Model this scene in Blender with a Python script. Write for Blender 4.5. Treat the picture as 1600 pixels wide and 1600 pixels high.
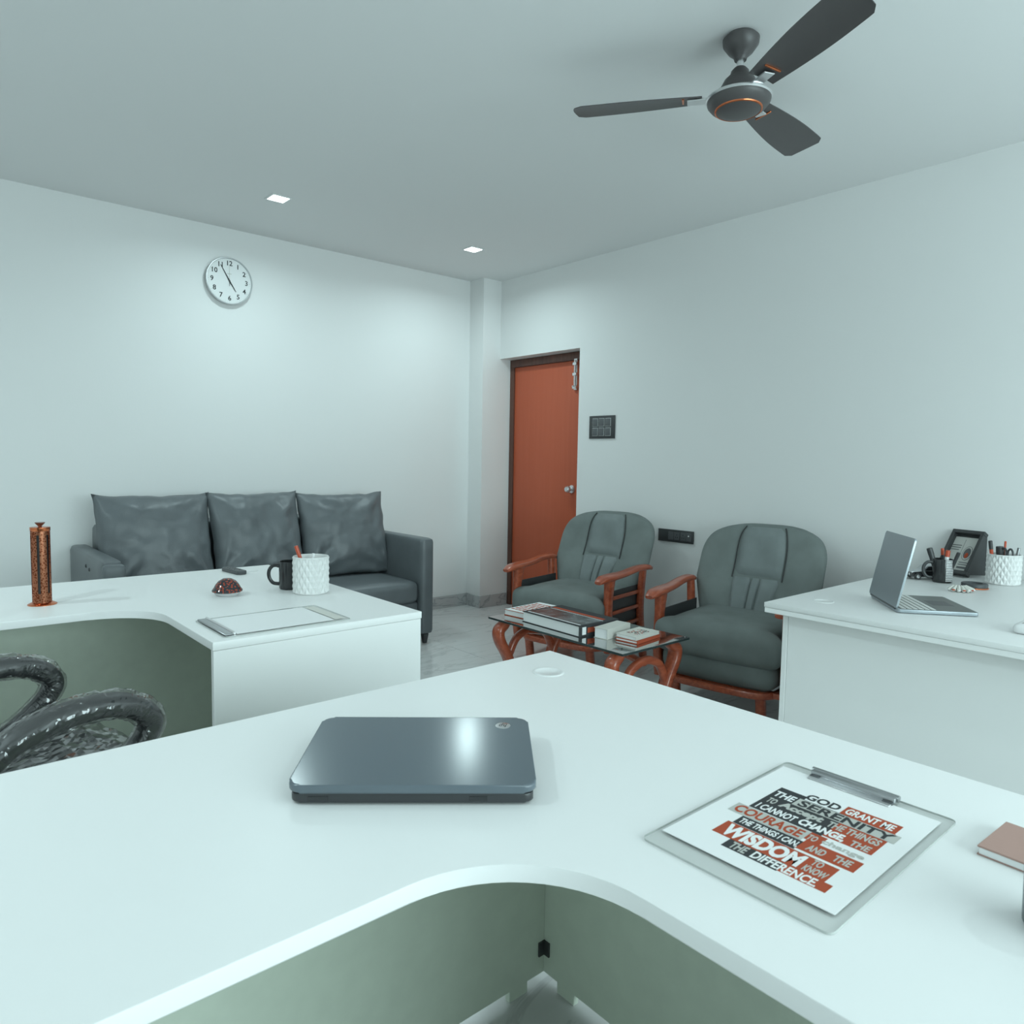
import bpy, bmesh, math, random
from mathutils import Vector, Matrix, noise
for o in list(bpy.data.objects): bpy.data.objects.remove(o)
random.seed(7)
S = bpy.context.scene
C = S.collection
PI = math.pi
R = math.radians
# ------------------------------------------------------------------ camera
F_PX = 1124.5
yaw, pit, rol = R(48.989), R(4.277), R(-0.984)
fw = Vector((math.cos(yaw)*math.cos(pit), math.sin(yaw)*math.cos(pit), -math.sin(pit)))
rt = Vector((math.sin(yaw), -math.cos(yaw), 0)); dn = fw.cross(rt)
rt2 = math.cos(rol)*rt + math.sin(rol)*dn; dn2 = -math.sin(rol)*rt + math.cos(rol)*dn
cd = bpy.data.cameras.new('camera'); cam = bpy.data.objects.new('camera', cd); C.objects.link(cam)
cd.sensor_width = 36; cd.lens = F_PX/1600*36; cd.clip_start = 0.02
m = Matrix((rt2, -dn2, -fw)).transposed().to_4x4(); m.translation = Vector((0, 0, 1.27))
cam.matrix_world = m
cd.dof.use_dof = True; cd.dof.focus_distance = 2.6; cd.dof.aperture_fstop = 11
S.camera = cam
# ------------------------------------------------------------------ world, light, exposure
TINT = (0.765, 1.0, 1.02)
w = bpy.data.worlds.new('world'); S.world = w; w.use_nodes = True
bg = w.node_tree.nodes['Background']; bg.inputs[0].default_value = (0.80, 0.97, 1.0, 1); bg.inputs[1].default_value = 1.0
def area(name, loc, rot, sx, sy, power, col=TINT):
    l = bpy.data.lights.new(name, 'AREA'); l.shape = 'RECTANGLE'; l.size = sx; l.size_y = sy
    l.energy = power; l.color = col
    o = bpy.data.objects.new(name, l); C.objects.link(o); o.location = loc; o.rotation_euler = rot
    return o
area('window_daylight', (1.60, -2.56, 1.50), (R(90), 0, 0), 3.5, 1.4, 88)      # daylight entering the window behind the camera
S.view_settings.view_transform = 'Standard'; S.view_settings.look = 'None'
S.view_settings.exposure = 0.28; S.view_settings.gamma = 1.0; S.view_settings.use_curve_mapping = False
DOWNLIGHT_W = 6.0
REAR_W = 6.0
# ------------------------------------------------------------------ materials
def mat(name, col, rough=0.5, metal=0.0, spec=0.5, bump=0.0, bscale=80, var=0.0, vscale=3.0, coat=0.0, emit=None, estr=0, aniso=None, detail=4):
    M = bpy.data.materials.new(name); M.use_nodes = True
    nt = M.node_tree; b = nt.nodes['Principled BSDF']
    b.inputs['Base Color'].default_value = (*col, 1); b.inputs['Roughness'].default_value = rough
    b.inputs['Metallic'].default_value = metal; b.inputs['Specular IOR Level'].default_value = spec
    b.inputs['Coat Weight'].default_value = coat; b.inputs['Coat Roughness'].default_value = 0.1
    tc = nt.nodes.new('ShaderNodeTexCoord')
    if var:
        n = nt.nodes.new('ShaderNodeTexNoise'); n.inputs['Scale'].default_value = vscale; n.inputs['Detail'].default_value = detail
        nt.links.new(tc.outputs['Object'], n.inputs['Vector'])
        r = nt.nodes.new('ShaderNodeValToRGB')
        r.color_ramp.elements[0].position = 0.3; r.color_ramp.elements[1].position = 0.7
        r.color_ramp.elements[0].color = (*[max(0, c*(1-var)) for c in col], 1)
        r.color_ramp.elements[1].color = (*[min(1, c*(1+var)) for c in col], 1)
        nt.links.new(n.outputs['Fac'], r.inputs['Fac']); nt.links.new(r.outputs['Color'], b.inputs['Base Color'])
    if bump:
        n2 = nt.nodes.new('ShaderNodeTexNoise'); n2.inputs['Scale'].default_value = bscale; n2.inputs['Detail'].default_value = 3
        nt.links.new(tc.outputs['Object'], n2.inputs['Vector'])
        bp = nt.nodes.new('ShaderNodeBump'); bp.inputs['Strength'].default_value = bump; bp.inputs['Distance'].default_value = 0.002
        nt.links.new(n2.outputs['Fac'], bp.inputs['Height']); nt.links.new(bp.outputs['Normal'], b.inputs['Normal'])
    if emit:
        b.inputs['Emission Color'].default_value = (*emit, 1); b.inputs['Emission Strength'].default_value = estr
    return M
def wood_mat(name, c1, c2, rough=0.3, scale=(6, 60, 60), coat=0.4):
    M = bpy.data.materials.new(name); M.use_nodes = True; nt = M.node_tree; b = nt.nodes['Principled BSDF']
    tc = nt.nodes.new('ShaderNodeTexCoord'); mp = nt.nodes.new('ShaderNodeMapping'); mp.inputs['Scale'].default_value = scale
    n = nt.nodes.new('ShaderNodeTexNoise'); n.inputs['Scale'].default_value = 1.0; n.inputs['Detail'].default_value = 5; n.inputs['Distortion'].default_value = 0.6
    r = nt.nodes.new('ShaderNodeValToRGB'); r.color_ramp.elements[0].color = (*c1, 1); r.color_ramp.elements[1].color = (*c2, 1)
    r.color_ramp.elements[0].position = 0.35; r.color_ramp.elements[1].position = 0.7
    nt.links.new(tc.outputs['Object'], mp.inputs['Vector']); nt.links.new(mp.outputs['Vector'], n.inputs['Vector'])
    nt.links.new(n.outputs['Fac'], r.inputs['Fac']); nt.links.new(r.outputs['Color'], b.inputs['Base Color'])
    b.inputs['Roughness'].default_value = rough; b.inputs['Coat Weight'].default_value = coat; b.inputs['Coat Roughness'].default_value = 0.12
    return M
def marble_mat(name, base, vein, rough, vs=1.3):
    M = bpy.data.materials.new(name); M.use_nodes = True; nt = M.node_tree; b = nt.nodes['Principled BSDF']
    g = nt.nodes.new('ShaderNodeNewGeometry'); mp = nt.nodes.new('ShaderNodeMapping'); mp.inputs['Scale'].default_value = (0.8, 2.6, 2.0)
    n = nt.nodes.new('ShaderNodeTexNoise'); n.inputs['Scale'].default_value = vs; n.inputs['Detail'].default_value = 8; n.inputs['Roughness'].default_value = 0.6; n.inputs['Distortion'].default_value = 1.5
    a = nt.nodes.new('ShaderNodeMath'); a.operation = 'SUBTRACT'; a.inputs[1].default_value = 0.5
    ab = nt.nodes.new('ShaderNodeMath'); ab.operation = 'ABSOLUTE'
    r = nt.nodes.new('ShaderNodeValToRGB'); r.color_ramp.elements[0].color = (*vein, 1); r.color_ramp.elements[1].color = (*base, 1); r.color_ramp.elements[1].position = 0.025
    oi = nt.nodes.new('ShaderNodeObjectInfo'); ad = nt.nodes.new('ShaderNodeVectorMath'); ad.operation = 'ADD'
    nt.links.new(g.outputs['Position'], ad.inputs[0]); nt.links.new(oi.outputs['Random'], ad.inputs[1])
    nt.links.new(ad.outputs[0], mp.inputs['Vector']); nt.links.new(mp.outputs['Vector'], n.inputs['Vector'])
    nt.links.new(n.outputs['Fac'], a.inputs[0]); nt.links.new(a.outputs[0], ab.inputs[0]); nt.links.new(ab.outputs[0], r.inputs['Fac'])
    nt.links.new(r.outputs['Color'], b.inputs['Base Color']); b.inputs['Roughness'].default_value = rough
    return M
def film_mat(name, col, fac=0.12, rough=0.08, bump=0.0, bscale=40):
    """clear sheet: transparent with a glossy skin (glass, acrylic, packing film)"""
    M = bpy.data.materials.new(name); M.use_nodes = True; nt = M.node_tree
    for n in list(nt.nodes): nt.nodes.remove(n)
    out = nt.nodes.new('ShaderNodeOutputMaterial'); mx = nt.nodes.new('ShaderNodeMixShader')
    tr = nt.nodes.new('ShaderNodeBsdfTransparent'); tr.inputs[0].default_value = (*col, 1)
    gl = nt.nodes.new('ShaderNodeBsdfGlossy'); gl.inputs['Roughness'].default_value = rough
    lw = nt.nodes.new('ShaderNodeLayerWeight'); pw = nt.nodes.new('ShaderNodeMath'); pw.operation = 'POWER'; pw.inputs[1].default_value = 3.5
    nt.links.new(lw.outputs['Facing'], pw.inputs[0])
    ad = nt.nodes.new('ShaderNodeMath'); ad.operation = 'ADD'; ad.inputs[1].default_value = fac; ad.use_clamp = True
    nt.links.new(pw.outputs[0], ad.inputs[0]); nt.links.new(ad.outputs[0], mx.inputs[0])
    nt.links.new(tr.outputs[0], mx.inputs[1]); nt.links.new(gl.outputs[0], mx.inputs[2]); nt.links.new(mx.outputs[0], out.inputs[0])
    if bump:
        tc = nt.nodes.new('ShaderNodeTexCoord'); n2 = nt.nodes.new('ShaderNodeTexNoise'); n2.inputs['Scale'].default_value = bscale; n2.inputs['Detail'].default_value = 4; n2.inputs['Distortion'].default_value = 1.0
        bp = nt.nodes.new('ShaderNodeBump'); bp.inputs['Strength'].default_value = bump; bp.inputs['Distance'].default_value = 0.035
        nt.links.new(tc.outputs['Object'], n2.inputs['Vector']); nt.links.new(n2.outputs['Fac'], bp.inputs['Height']); nt.links.new(bp.outputs['Normal'], gl.inputs['Normal'])
    return M
def holes_mat(name, c1, c2, scale, metal=0.0, rough=0.3):
    M = bpy.data.materials.new(name); M.use_nodes = True; nt = M.node_tree; b = nt.nodes['Principled BSDF']
    tc = nt.nodes.new('ShaderNodeTexCoord'); v = nt.nodes.new('ShaderNodeTexVoronoi'); v.inputs['Scale'].default_value = scale
    r = nt.nodes.new('ShaderNodeValToRGB'); r.color_ramp.interpolation = 'CONSTANT'
    r.color_ramp.elements[0].color = (*c1, 1); r.color_ramp.elements[1].color = (*c2, 1); r.color_ramp.elements[1].position = 0.42
    nt.links.new(tc.outputs['Object'], v.inputs['Vector']); nt.links.new(v.outputs['Distance'], r.inputs['Fac']); nt.links.new(r.outputs['Color'], b.inputs['Base Color'])
    b.inputs['Metallic'].default_value = metal; b.inputs['Roughness'].default_value = rough
    return M
def stripe_mat(name, c1, c2, scale, direction='Z', rough=0.4, dist=0.0):
    M = bpy.data.materials.new(name); M.use_nodes = True; nt = M.node_tree; b = nt.nodes['Principled BSDF']
    tc = nt.nodes.new('ShaderNodeTexCoord'); v = nt.nodes.new('ShaderNodeTexWave'); v.bands_direction = direction; v.inputs['Scale'].default_value = scale; v.inputs['Distortion'].default_value = dist; v.inputs['Detail Scale'].default_value = 40
    r = nt.nodes.new('ShaderNodeValToRGB'); r.color_ramp.interpolation = 'CONSTANT'
    r.color_ramp.elements[0].color = (*c1, 1); r.color_ramp.elements[1].color = (*c2, 1); r.color_ramp.elements[1].position = 0.5
    nt.links.new(tc.outputs['Object'], v.inputs['Vector']); nt.links.new(v.outputs['Fac'], r.inputs['Fac']); nt.links.new(r.outputs['Color'], b.inputs['Base Color'])
    b.inputs['Roughness'].default_value = rough
    return M

WALL = mat('wall_paint', (0.79, 0.79, 0.785), 0.75, bump=0.12, bscale=120, spec=0.25)
CEIL = mat('ceiling_paint', (0.80, 0.80, 0.80), 0.85, bump=0.08, bscale=90, spec=0.2)
TILE = marble_mat('floor_tile', (0.64, 0.64, 0.635), (0.52, 0.52, 0.52), 0.14)
SKIRT = marble_mat('skirting_tile', (0.50, 0.50, 0.50), (0.30, 0.31, 0.32), 0.2, 2.2)
GROUT = mat('grout', (0.22, 0.23, 0.24), 0.9)
DESKW = mat('white_laminate', (0.86, 0.86, 0.855), 0.38, spec=0.4, bump=0.04, bscale=300)
DESKE = mat('white_edge_band', (0.83, 0.83, 0.825), 0.4, spec=0.4)
PANELG = mat('grey_laminate', (0.70, 0.77, 0.66), 0.42, var=0.03, vscale=20)
LEATHER = mat('grey_leather', (0.122, 0.136, 0.145), 0.40, bump=0.35, bscale=160, var=0.12, vscale=6, spec=0.55)
FABRIC = mat('grey_upholstery', (0.168, 0.192, 0.186), 0.70, bump=0.4, bscale=400, var=0.12, vscale=7, spec=0.3)
FABRIC2 = mat('grey_upholstery_panel', (0.188, 0.214, 0.214), 0.62, bump=0.4, bscale=400, var=0.1, vscale=9, spec=0.3)
SEAM = mat('seam_thread', (0.04, 0.042, 0.042), 0.8)
CHAIRWOOD = wood_mat('red_brown_wood', (0.30, 0.055, 0.022), (0.46, 0.105, 0.045), 0.28)
DARKWOOD = wood_mat('dark_wood', (0.10, 0.03, 0.018), (0.16, 0.05, 0.03), 0.4)
DOORM = wood_mat('door_laminate', (0.50, 0.098, 0.040), (0.52, 0.105, 0.045), 0.5, (40, 40, 1.5), 0.05)
FRAMEM = wood_mat('door_frame_wood', (0.085, 0.035, 0.024), (0.14, 0.055, 0.036), 0.5, (40, 40, 2), 0.1)
CHROME = mat('brushed_steel', (0.75, 0.75, 0.76), 0.28, metal=1.0)
STEELD = mat('dark_steel', (0.42, 0.43, 0.44), 0.35, metal=1.0)
COPPER = mat('copper', (0.65, 0.20, 0.09), 0.25, metal=1.0)
BLACK = mat('black_plastic', (0.042, 0.044, 0.046), 0.4)
BLACKG = mat('black_gloss', (0.030, 0.031, 0.033), 0.12)
FANM = mat('fan_dark_brown', (0.078, 0.072, 0.073), 0.4)
DARKG = mat('dark_grey_plastic', (0.07, 0.075, 0.08), 0.4)
WHITEP = mat('white_plastic', (0.82, 0.82, 0.82), 0.35)
PAPER = mat('white_paper', (0.86, 0.86, 0.86), 0.8, spec=0.2)
GREYP = mat('print_grey', (0.52, 0.52, 0.49), 0.8, spec=0.2)
REDP = mat('print_red', (0.42, 0.082, 0.040), 0.8, spec=0.2)
DARKP = mat('print_charcoal', (0.050, 0.052, 0.055), 0.8, spec=0.2)
REDPL = mat('red_plastic', (0.50, 0.075, 0.03), 0.35)
PLANTER = mat('white_ceramic', (0.74, 0.74, 0.73), 0.45)
GLASS = film_mat('table_glass', (0.80, 0.84, 0.83), 0.48, 0.03)
GLASSE = mat('glass_edge', (0.03, 0.045, 0.045), 0.15)
ACRYL = film_mat('clear_acrylic', (0.975, 0.98, 0.975), 0.0, 0.12)
ACRYLE = mat('acrylic_edge', (0.50, 0.52, 0.50), 0.3)
FILM = film_mat('packing_film', (0.86, 0.86, 0.86), 0.11, 0.06)
PANE = film_mat('window_pane', (0.95, 0.96, 0.96), 0.02, 0.02)
LAPM = mat('laptop_lid_slate', (0.115, 0.142, 0.165), 0.19, coat=0.0, spec=0.6)
LAPSIDE = mat('laptop_side', (0.040, 0.042, 0.045), 0.3)
LAPSILV = mat('laptop_silver', (0.36, 0.40, 0.43), 0.34, metal=0.6)
KEYM = mat('key_caps', (0.62, 0.62, 0.60), 0.5)
PALM = mat('palm_rest', (0.11, 0.12, 0.115), 0.35)
LIGHTM = mat('light_diffuser', (0.9, 0.9, 0.9), 0.5, emit=(0.86, 1.0, 1.0), estr=9)
SHELLM = holes_mat('speckled_glass', (0.35, 0.06, 0.03), (0.035, 0.035, 0.04), 130, 0.0, 0.08)
PERF = holes_mat('perforated_copper', (0.30, 0.07, 0.03), (0.62, 0.25, 0.14), 160, 0.85, 0.28)
ZEBRA = stripe_mat('black_white_pattern', (0.03, 0.03, 0.03), (0.7, 0.7, 0.7), 42, 'Z', 0.4, 4.0)
NOTE = mat('pinkish_cover', (0.44, 0.27, 0.23), 0.6, bump=0.2, bscale=500)
PHOTOC = mat('cover_photo', (0.10, 0.11, 0.115), 0.25, var=0.9, vscale=14)
CANM = mat('cup_slate', (0.10, 0.12, 0.13), 0.3)

# ------------------------------------------------------------------ helpers
def finish(bm, smooth=True, angle=40):
    bmesh.ops.recalc_face_normals(bm, faces=bm.faces)
    me = bpy.data.meshes.new('m'); bm.to_mesh(me); bm.free()
    if smooth:
        for p in me.polygons: p.use_smooth = True
        try: me.set_sharp_from_angle(angle=R(angle))
        except Exception: pass
    return me
def obj(name, me, M, parent=None, loc=(0, 0, 0), rot=(0, 0, 0), smooth=True, angle=40):
    if isinstance(me, bmesh.types.BMesh): me = finish(me, smooth, angle)
    me.name = name
    o = bpy.data.objects.new(name, me); C.objects.link(o)
    if M is not None and not me.materials: me.materials.append(M)
    o.location = loc; o.rotation_euler = rot
    if parent is not None: o.parent = parent
    return o
def thing(name, label, cat, loc=(0, 0, 0), rotz=0.0, group=None):
    o = bpy.data.objects.new(name, None); C.objects.link(o); o.location = loc; o.rotation_euler = (0, 0, rotz)
    o.empty_display_size = 0.05
    return tag(o, label, cat, group)
def tag(o, label, cat, group=None):
    o['label'] = label; o['category'] = cat
    if group: o['group'] = group
    return o
def struct(name, me, M, label=None, **k):
    o = obj(name, me, M, **k); o['kind'] = 'structure'
    if label: o['label'] = label
    return o
def sempty(name, loc=(0, 0, 0)):
    o = bpy.data.objects.new(name, None); C.objects.link(o); o.location = loc; o['kind'] = 'structure'; return o
def box(x0, x1, y0, y1, z0, z1, bev=0.0, seg=2, bm=None):
    own = bm is None
    b = bmesh.new()
    bmesh.ops.create_cube(b, size=1, matrix=Matrix.Translation(((x0+x1)/2, (y0+y1)/2, (z0+z1)/2)) @ Matrix.Diagonal((abs(x1-x0), abs(y1-y0), abs(z1-z0), 1)))
    if bev > 0: bmesh.ops.bevel(b, geom=b.edges[:], offset=bev, segments=seg, profile=0.5, affect='EDGES', clamp_overlap=True)
    if own: return b
    merge(bm, b); return bm
def merge(bm, other, M=None):
    me = bpy.data.meshes.new('t')
    if M is not None: bmesh.ops.transform(other, matrix=M, verts=other.verts)
    other.to_mesh(me); other.free(); bm.from_mesh(me); bpy.data.meshes.remove(me); return bm
def xf(bm, M): bmesh.ops.transform(bm, matrix=M, verts=bm.verts); return bm
def lathe(prof, n=32, close=True, bm=None):
    bm = bm or bmesh.new(); rings = []
    for r, z in prof:
        if r < 1e-6: rings.append([bm.verts.new((0, 0, z))])
        else: rings.append([bm.verts.new((r*math.cos(2*PI*i/n), r*math.sin(2*PI*i/n), z)) for i in range(n)])
    for a, b in zip(rings, rings[1:]):
        for i in range(n):
            j = (i+1) % n
            if len(a) == 1 and len(b) == 1: continue
            if len(a) == 1: bm.faces.new((a[0], b[i], b[j]))
            elif len(b) == 1: bm.faces.new((a[i], a[j], b[0]))
            else: bm.faces.new((a[i], a[j], b[j], b[i]))
    return bm
def sweep(pts, rad, n=12, up=(0, 0, 1), sq=2.0, closed=False, bm=None, cap=True):
    """tube through pts; rad = number, (a,b) or list of those: half-sizes across / along 'up'; sq = superellipse power"""
    bm = bm or bmesh.new(); pts = [Vector(p) for p in pts]; N = len(pts); up = Vector(up); rings = []
    def rr(i):
        r = rad[i] if isinstance(rad, list) else rad
        return r if isinstance(r, tuple) else (r, r)
    for i, p in enumerate(pts):
        if closed: t = pts[(i+1) % N]-pts[i-1]
        else: t = pts[min(i+1, N-1)]-pts[max(i-1, 0)]
        t.normalize(); s = t.cross(up)
        if s.length < 1e-4: s = t.cross(Vector((1, 0, 0)))
        s.normalize(); u = s.cross(t); a, b = rr(i); ring = []
        for k in range(n):
            c, d = math.cos(2*PI*(k+.5)/n), math.sin(2*PI*(k+.5)/n)
            e = 2.0/sq
            ring.append(bm.verts.new(p + s*(a*math.copysign(abs(c)**e, c)) + u*(b*math.copysign(abs(d)**e, d))))
        rings.append(ring)
    M = N if closed else N-1
    for i in range(M):
        A, B = rings[i], rings[(i+1) % N]
        for k in range(n): bm.faces.new((A[k], A[(k+1) % n], B[(k+1) % n], B[k]))
    if cap and not closed:
        bm.faces.new(rings[0]); bm.faces.new(list(reversed(rings[-1])))
    return bm
def smooth_path(pts, sub=6):
    P = [Vector(p) for p in pts]; out = []
    for i in range(len(P)-1):
        p0, p1, p2, p3 = P[max(i-1, 0)], P[i], P[i+1], P[min(i+2, len(P)-1)]
        for k in range(sub):
            t = k/sub
            out.append(0.5*((2*p1)+(-p0+p2)*t+(2*p0-5*p1+4*p2-p3)*t*t+(-p0+3*p1-3*p2+p3)*t**3))
    out.append(P[-1]); return out
def lerp_list(vals, n):
    out = []
    for i in range(n):
        t = i/(n-1)*(len(vals)-1); k = min(int(t), len(vals)-2); f = t-k
        a, b = vals[k], vals[k+1]
        out.append(tuple(x*(1-f)+y*f for x, y in zip(a, b)) if isinstance(a, tuple) else a*(1-f)+b*f)
    return out
def prism(outline, z0, z1, bev=0.0, seg=2):
    bm = bmesh.new()
    lo = [bm.verts.new((x, y, z0)) for x, y in outline]; hi = [bm.verts.new((x, y, z1)) for x, y in outline]
    n = len(outline); bm.faces.new(list(reversed(lo))); top = bm.faces.new(hi)
    for i in range(n): bm.faces.new((lo[i], lo[(i+1) % n], hi[(i+1) % n], hi[i]))
    if bev:
        es = [e for e in bm.edges if abs(e.verts[0].co.z-e.verts[1].co.z) < 1e-6]
        bmesh.ops.bevel(bm, geom=es, offset=bev, segments=seg, profile=0.5, affect='EDGES')
        bm.normal_update()
        flat = [f for f in bm.faces if abs(f.normal.z) > 0.999]
        bmesh.ops.inset_individual(bm, faces=flat, thickness=bev*0.4)
    return bm
def rrect(x0, x1, y0, y1, r, n=6):
    out = []
    for cx, cy, a0 in ((x1-r, y1-r, 0), (x0+r, y1-r, 90), (x0+r, y0+r, 180), (x1-r, y0+r, 270)):
        for k in range(n+1):
            a = R(a0+90*k/n); out.append((cx+r*math.cos(a), cy+r*math.sin(a)))
    return out
def rot_to(axis_z, origin=(0, 0, 0)):
    q = Vector((0, 0, 1)).rotation_difference(Vector(axis_z)); m = q.to_matrix().to_4x4(); m.translation = Vector(origin); return m
_tc = {}
def text_mesh(s, size=0.02, extrude=0.0003, bold=0.0, shear=0.0):
    cu = bpy.data.curves.new('t', 'FONT'); cu.body = s; cu.size = size; cu.extrude = extrude; cu.offset = bold; cu.shear = shear
    cu.align_x = 'CENTER'; cu.align_y = 'CENTER'; cu.resolution_u = 3
    o = bpy.data.objects.new('t', cu); C.objects.link(o); bpy.context.view_layer.update()
    dg = bpy.context.evaluated_depsgraph_get()
    me = bpy.data.meshes.new_from_object(o.evaluated_get(dg)); bpy.data.objects.remove(o); bpy.data.curves.remove(cu)
    me.materials.clear()
    return me
def fit_text(s, w, h, **k):
    """text scaled to w x h, centred on the origin"""
    me = text_mesh(s, 0.02, **k)
    xs = [v.co.x for v in me.vertices]; ys = [v.co.y for v in me.vertices]
    cx, cy = (min(xs)+max(xs))/2, (min(ys)+max(ys))/2; sx, sy = w/(max(xs)-min(xs)), h/(max(ys)-min(ys))
    for v in me.vertices: v.co.x = (v.co.x-cx)*sx; v.co.y = (v.co.y-cy)*sy
    return me

# ================================================================== THE ROOM
X0, X1, Y0, Y1, ZC = -2.3, 3.94, -2.6, 4.896, 2.74
FL = struct('floor', box(X0-0.1, X1+0.45, Y0-0.1, Y1+0.1, -0.08, -0.004), GROUT, 'pale grey marble tiled floor')
tm = finish(box(-0.5985, 0.5985, -0.2985, 0.2985, -0.008, 0, 0.0015, 1)); tm.materials.append(TILE)
for i in range(-5, 2):
    for j in range(-11, 2):
        xa, ya = 2.82+1.2*i, 3.853+0.6*j
        if xa < X0-1.2 or ya < Y0-0.6: continue
        o = obj('tile', tm, TILE, FL, (xa+0.6, ya+0.3, 0))
struct('ceiling', box(X0-0.1, X1+0.1, Y0-0.1, Y1+0.1, ZC, ZC+0.1), CEIL, 'plain matt white ceiling')
struct('wall_left', box(X0-0.1, X1+0.1, Y1, Y1+0.12, 0, ZC), WALL, 'white painted wall behind the sofa')
PX0, PY0 = 3.752, 4.713
struct('wall_corner', box(PX0, X1+0.12, PY0, Y1, 0, ZC), WALL, 'shallow square pillar in the room corner')
DY0, DY1, DZ = 3.79, PY0, 2.10
bm = bmesh.new()
box(X1, X1+0.24, Y0-0.1, DY0, 0, ZC, bm=bm); box(X1, X1+0.24, DY0, DY1+0.01, DZ, ZC, bm=bm)
struct('wall_right', bm, WALL, 'white painted wall with the door')
bm = bmesh.new()
WX0, WX1, WZ0, WZ1 = -0.15, 3.35, 0.80, 2.20
for a in ((X0-0.1, WX0, 0, ZC), (WX1, X1+0.1, 0, ZC), (WX0, WX1, 0, WZ0), (WX0, WX1, WZ1, ZC)): box(a[0], a[1], Y0-0.15, Y0, a[2], a[3], bm=bm)
struct('wall_back', bm, WALL, 'white wall with a window behind the camera')
struct('wall_side', box(X0-0.12, X0, Y0-0.1, Y1+0.1, 0, ZC), WALL, 'plain white side wall left of the camera')
H = WZ1-WZ0
def window(name, loc, rz, W2, lab):
    wn = sempty(name, loc); wn.rotation_euler = (0, 0, rz); wn['label'] = lab
    for n_, a in (('window_frame', (-W2, W2, 0, 0.05)), ('window_frame', (-W2, W2, H-0.05, H)), ('window_frame', (-W2, -W2+0.05, 0, H)), ('window_frame', (W2-0.05, W2, 0, H)), ('mullion', (-0.42, -0.37, 0, H)), ('mullion', (0.37, 0.42, 0, H))):
        obj(n_, box(a[0], a[1], -0.12, -0.06, a[2], a[3], 0.004), WHITEP, wn)
    for a in ((-W2+0.05, -0.42), (-0.37, 0.37), (0.42, W2-0.05)): obj('pane', box(a[0], a[1], -0.095, -0.089, 0.05, H-0.05), PANE, wn)
window('window_1', ((WX0+WX1)/2, Y0, WZ0), 0, (WX1-WX0)/2, 'three-light window in the back wall')
# skirting
def skirt(name, x0, x1, y0, y1, along, lab):
    root = sempty(name); root['label'] = lab
    L = (x1-x0) if along == 'x' else (y1-y0); n = max(1, math.ceil(L/0.6)); k = L/n
    for i in range(n):
        g = 0.0008
        if along == 'x': b = box(x0+i*k+g, x0+(i+1)*k-g, y0, y1, 0, 0.104, 0.002, 1)
        else: b = box(x0, x1, y0+i*k+g, y0+(i+1)*k-g, 0, 0.104, 0.002, 1)
        obj('skirting_tile', b, SKIRT, root)
skirt('baseboard_left', X0, PX0, Y1-0.01, Y1, 'x', 'grey marble skirting below the sofa wall')
skirt('baseboard_corner', PX0-0.01, PX0, PY0-0.01, Y1-0.01, 'y', 'short marble skirting on the pillar side')
skirt('baseboard_pillar', PX0, X1+0.1, PY0-0.01, PY0, 'x', 'marble skirting on the pillar front')
skirt('baseboard_right', X1-0.01, X1, Y0, DY0, 'y', 'marble skirting along the door wall')
# door
d = sempty('door_1', (4.05, (DY0+DY1)/2, 0)); d['label'] = 'flush red-brown door in a dark frame'
HW = (DY1-DY0)/2
obj('door_frame', box(0, 0.08, HW-0.05, HW-0.001, 0, DZ-0.002, 0.003), FRAMEM, d)
obj('door_frame', box(0, 0.08, -HW-0.02, -HW+0.03, 0, DZ-0.002, 0.003), FRAMEM, d)
obj('door_frame', box(-0.001, 0.081, -HW-0.02, HW-0.001, DZ-0.065, DZ-0.002, 0.003), FRAMEM, d)
leaf = obj('door_leaf', box(0.012, 0.047, -HW+0.032, HW-0.052, 0.008, DZ-0.067, 0.002), DOORM, d)
bm = bmesh.new()
box(-0.004, 0.012, 0, 0.035, -0.12, 0.12, 0.002, 1, bm)
merge(bm, sweep([(-0.010, 0.0175, -0.10), (-0.010, 0.0175, 0.11)], 0.007, 10))
for z in (-0.10, 0.0, 0.08): box(-0.018, 0.0, -0.003, 0.038, z-0.012, z+0.012, 0.003, 1, bm)
box(-0.035, -0.01, 0.012, 0.023, -0.10, -0.088, 0.002, 1, bm)
obj('tower_bolt', bm, CHROME, leaf, (0, -HW+0.128, 1.925))
k = lathe([(0, 0.07), (0.018, 0.069), (0.026, 0.058), (0.028, 0.048), (0.022, 0.036), (0.012, 0.028), (0.011, 0.012), (0.030, 0.010), (0.033, 0.004), (0.033, 0), (0, 0)], 24)
obj('door_knob', k, CHROME, leaf, (0.012, -HW+0.166, 1.035), (0, R(-90), 0))
bm = bmesh.new(); merge(bm, sweep([(0, 0, 0), (0, 0.17, 0)], 0.009, 10)); box(-0.006, 0.012, 0.02, 0.15, -0.018, 0.018, 0.003, 1, bm)
for y in (0.03, 0.085, 0.14): box(-0.013, 0.006, y-0.012, y+0.012, -0.02, 0.02, 0.004, 1, bm)
obj('door_latch', bm, CHROME, leaf, (0, -HW+0.085, 0.60))

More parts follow.
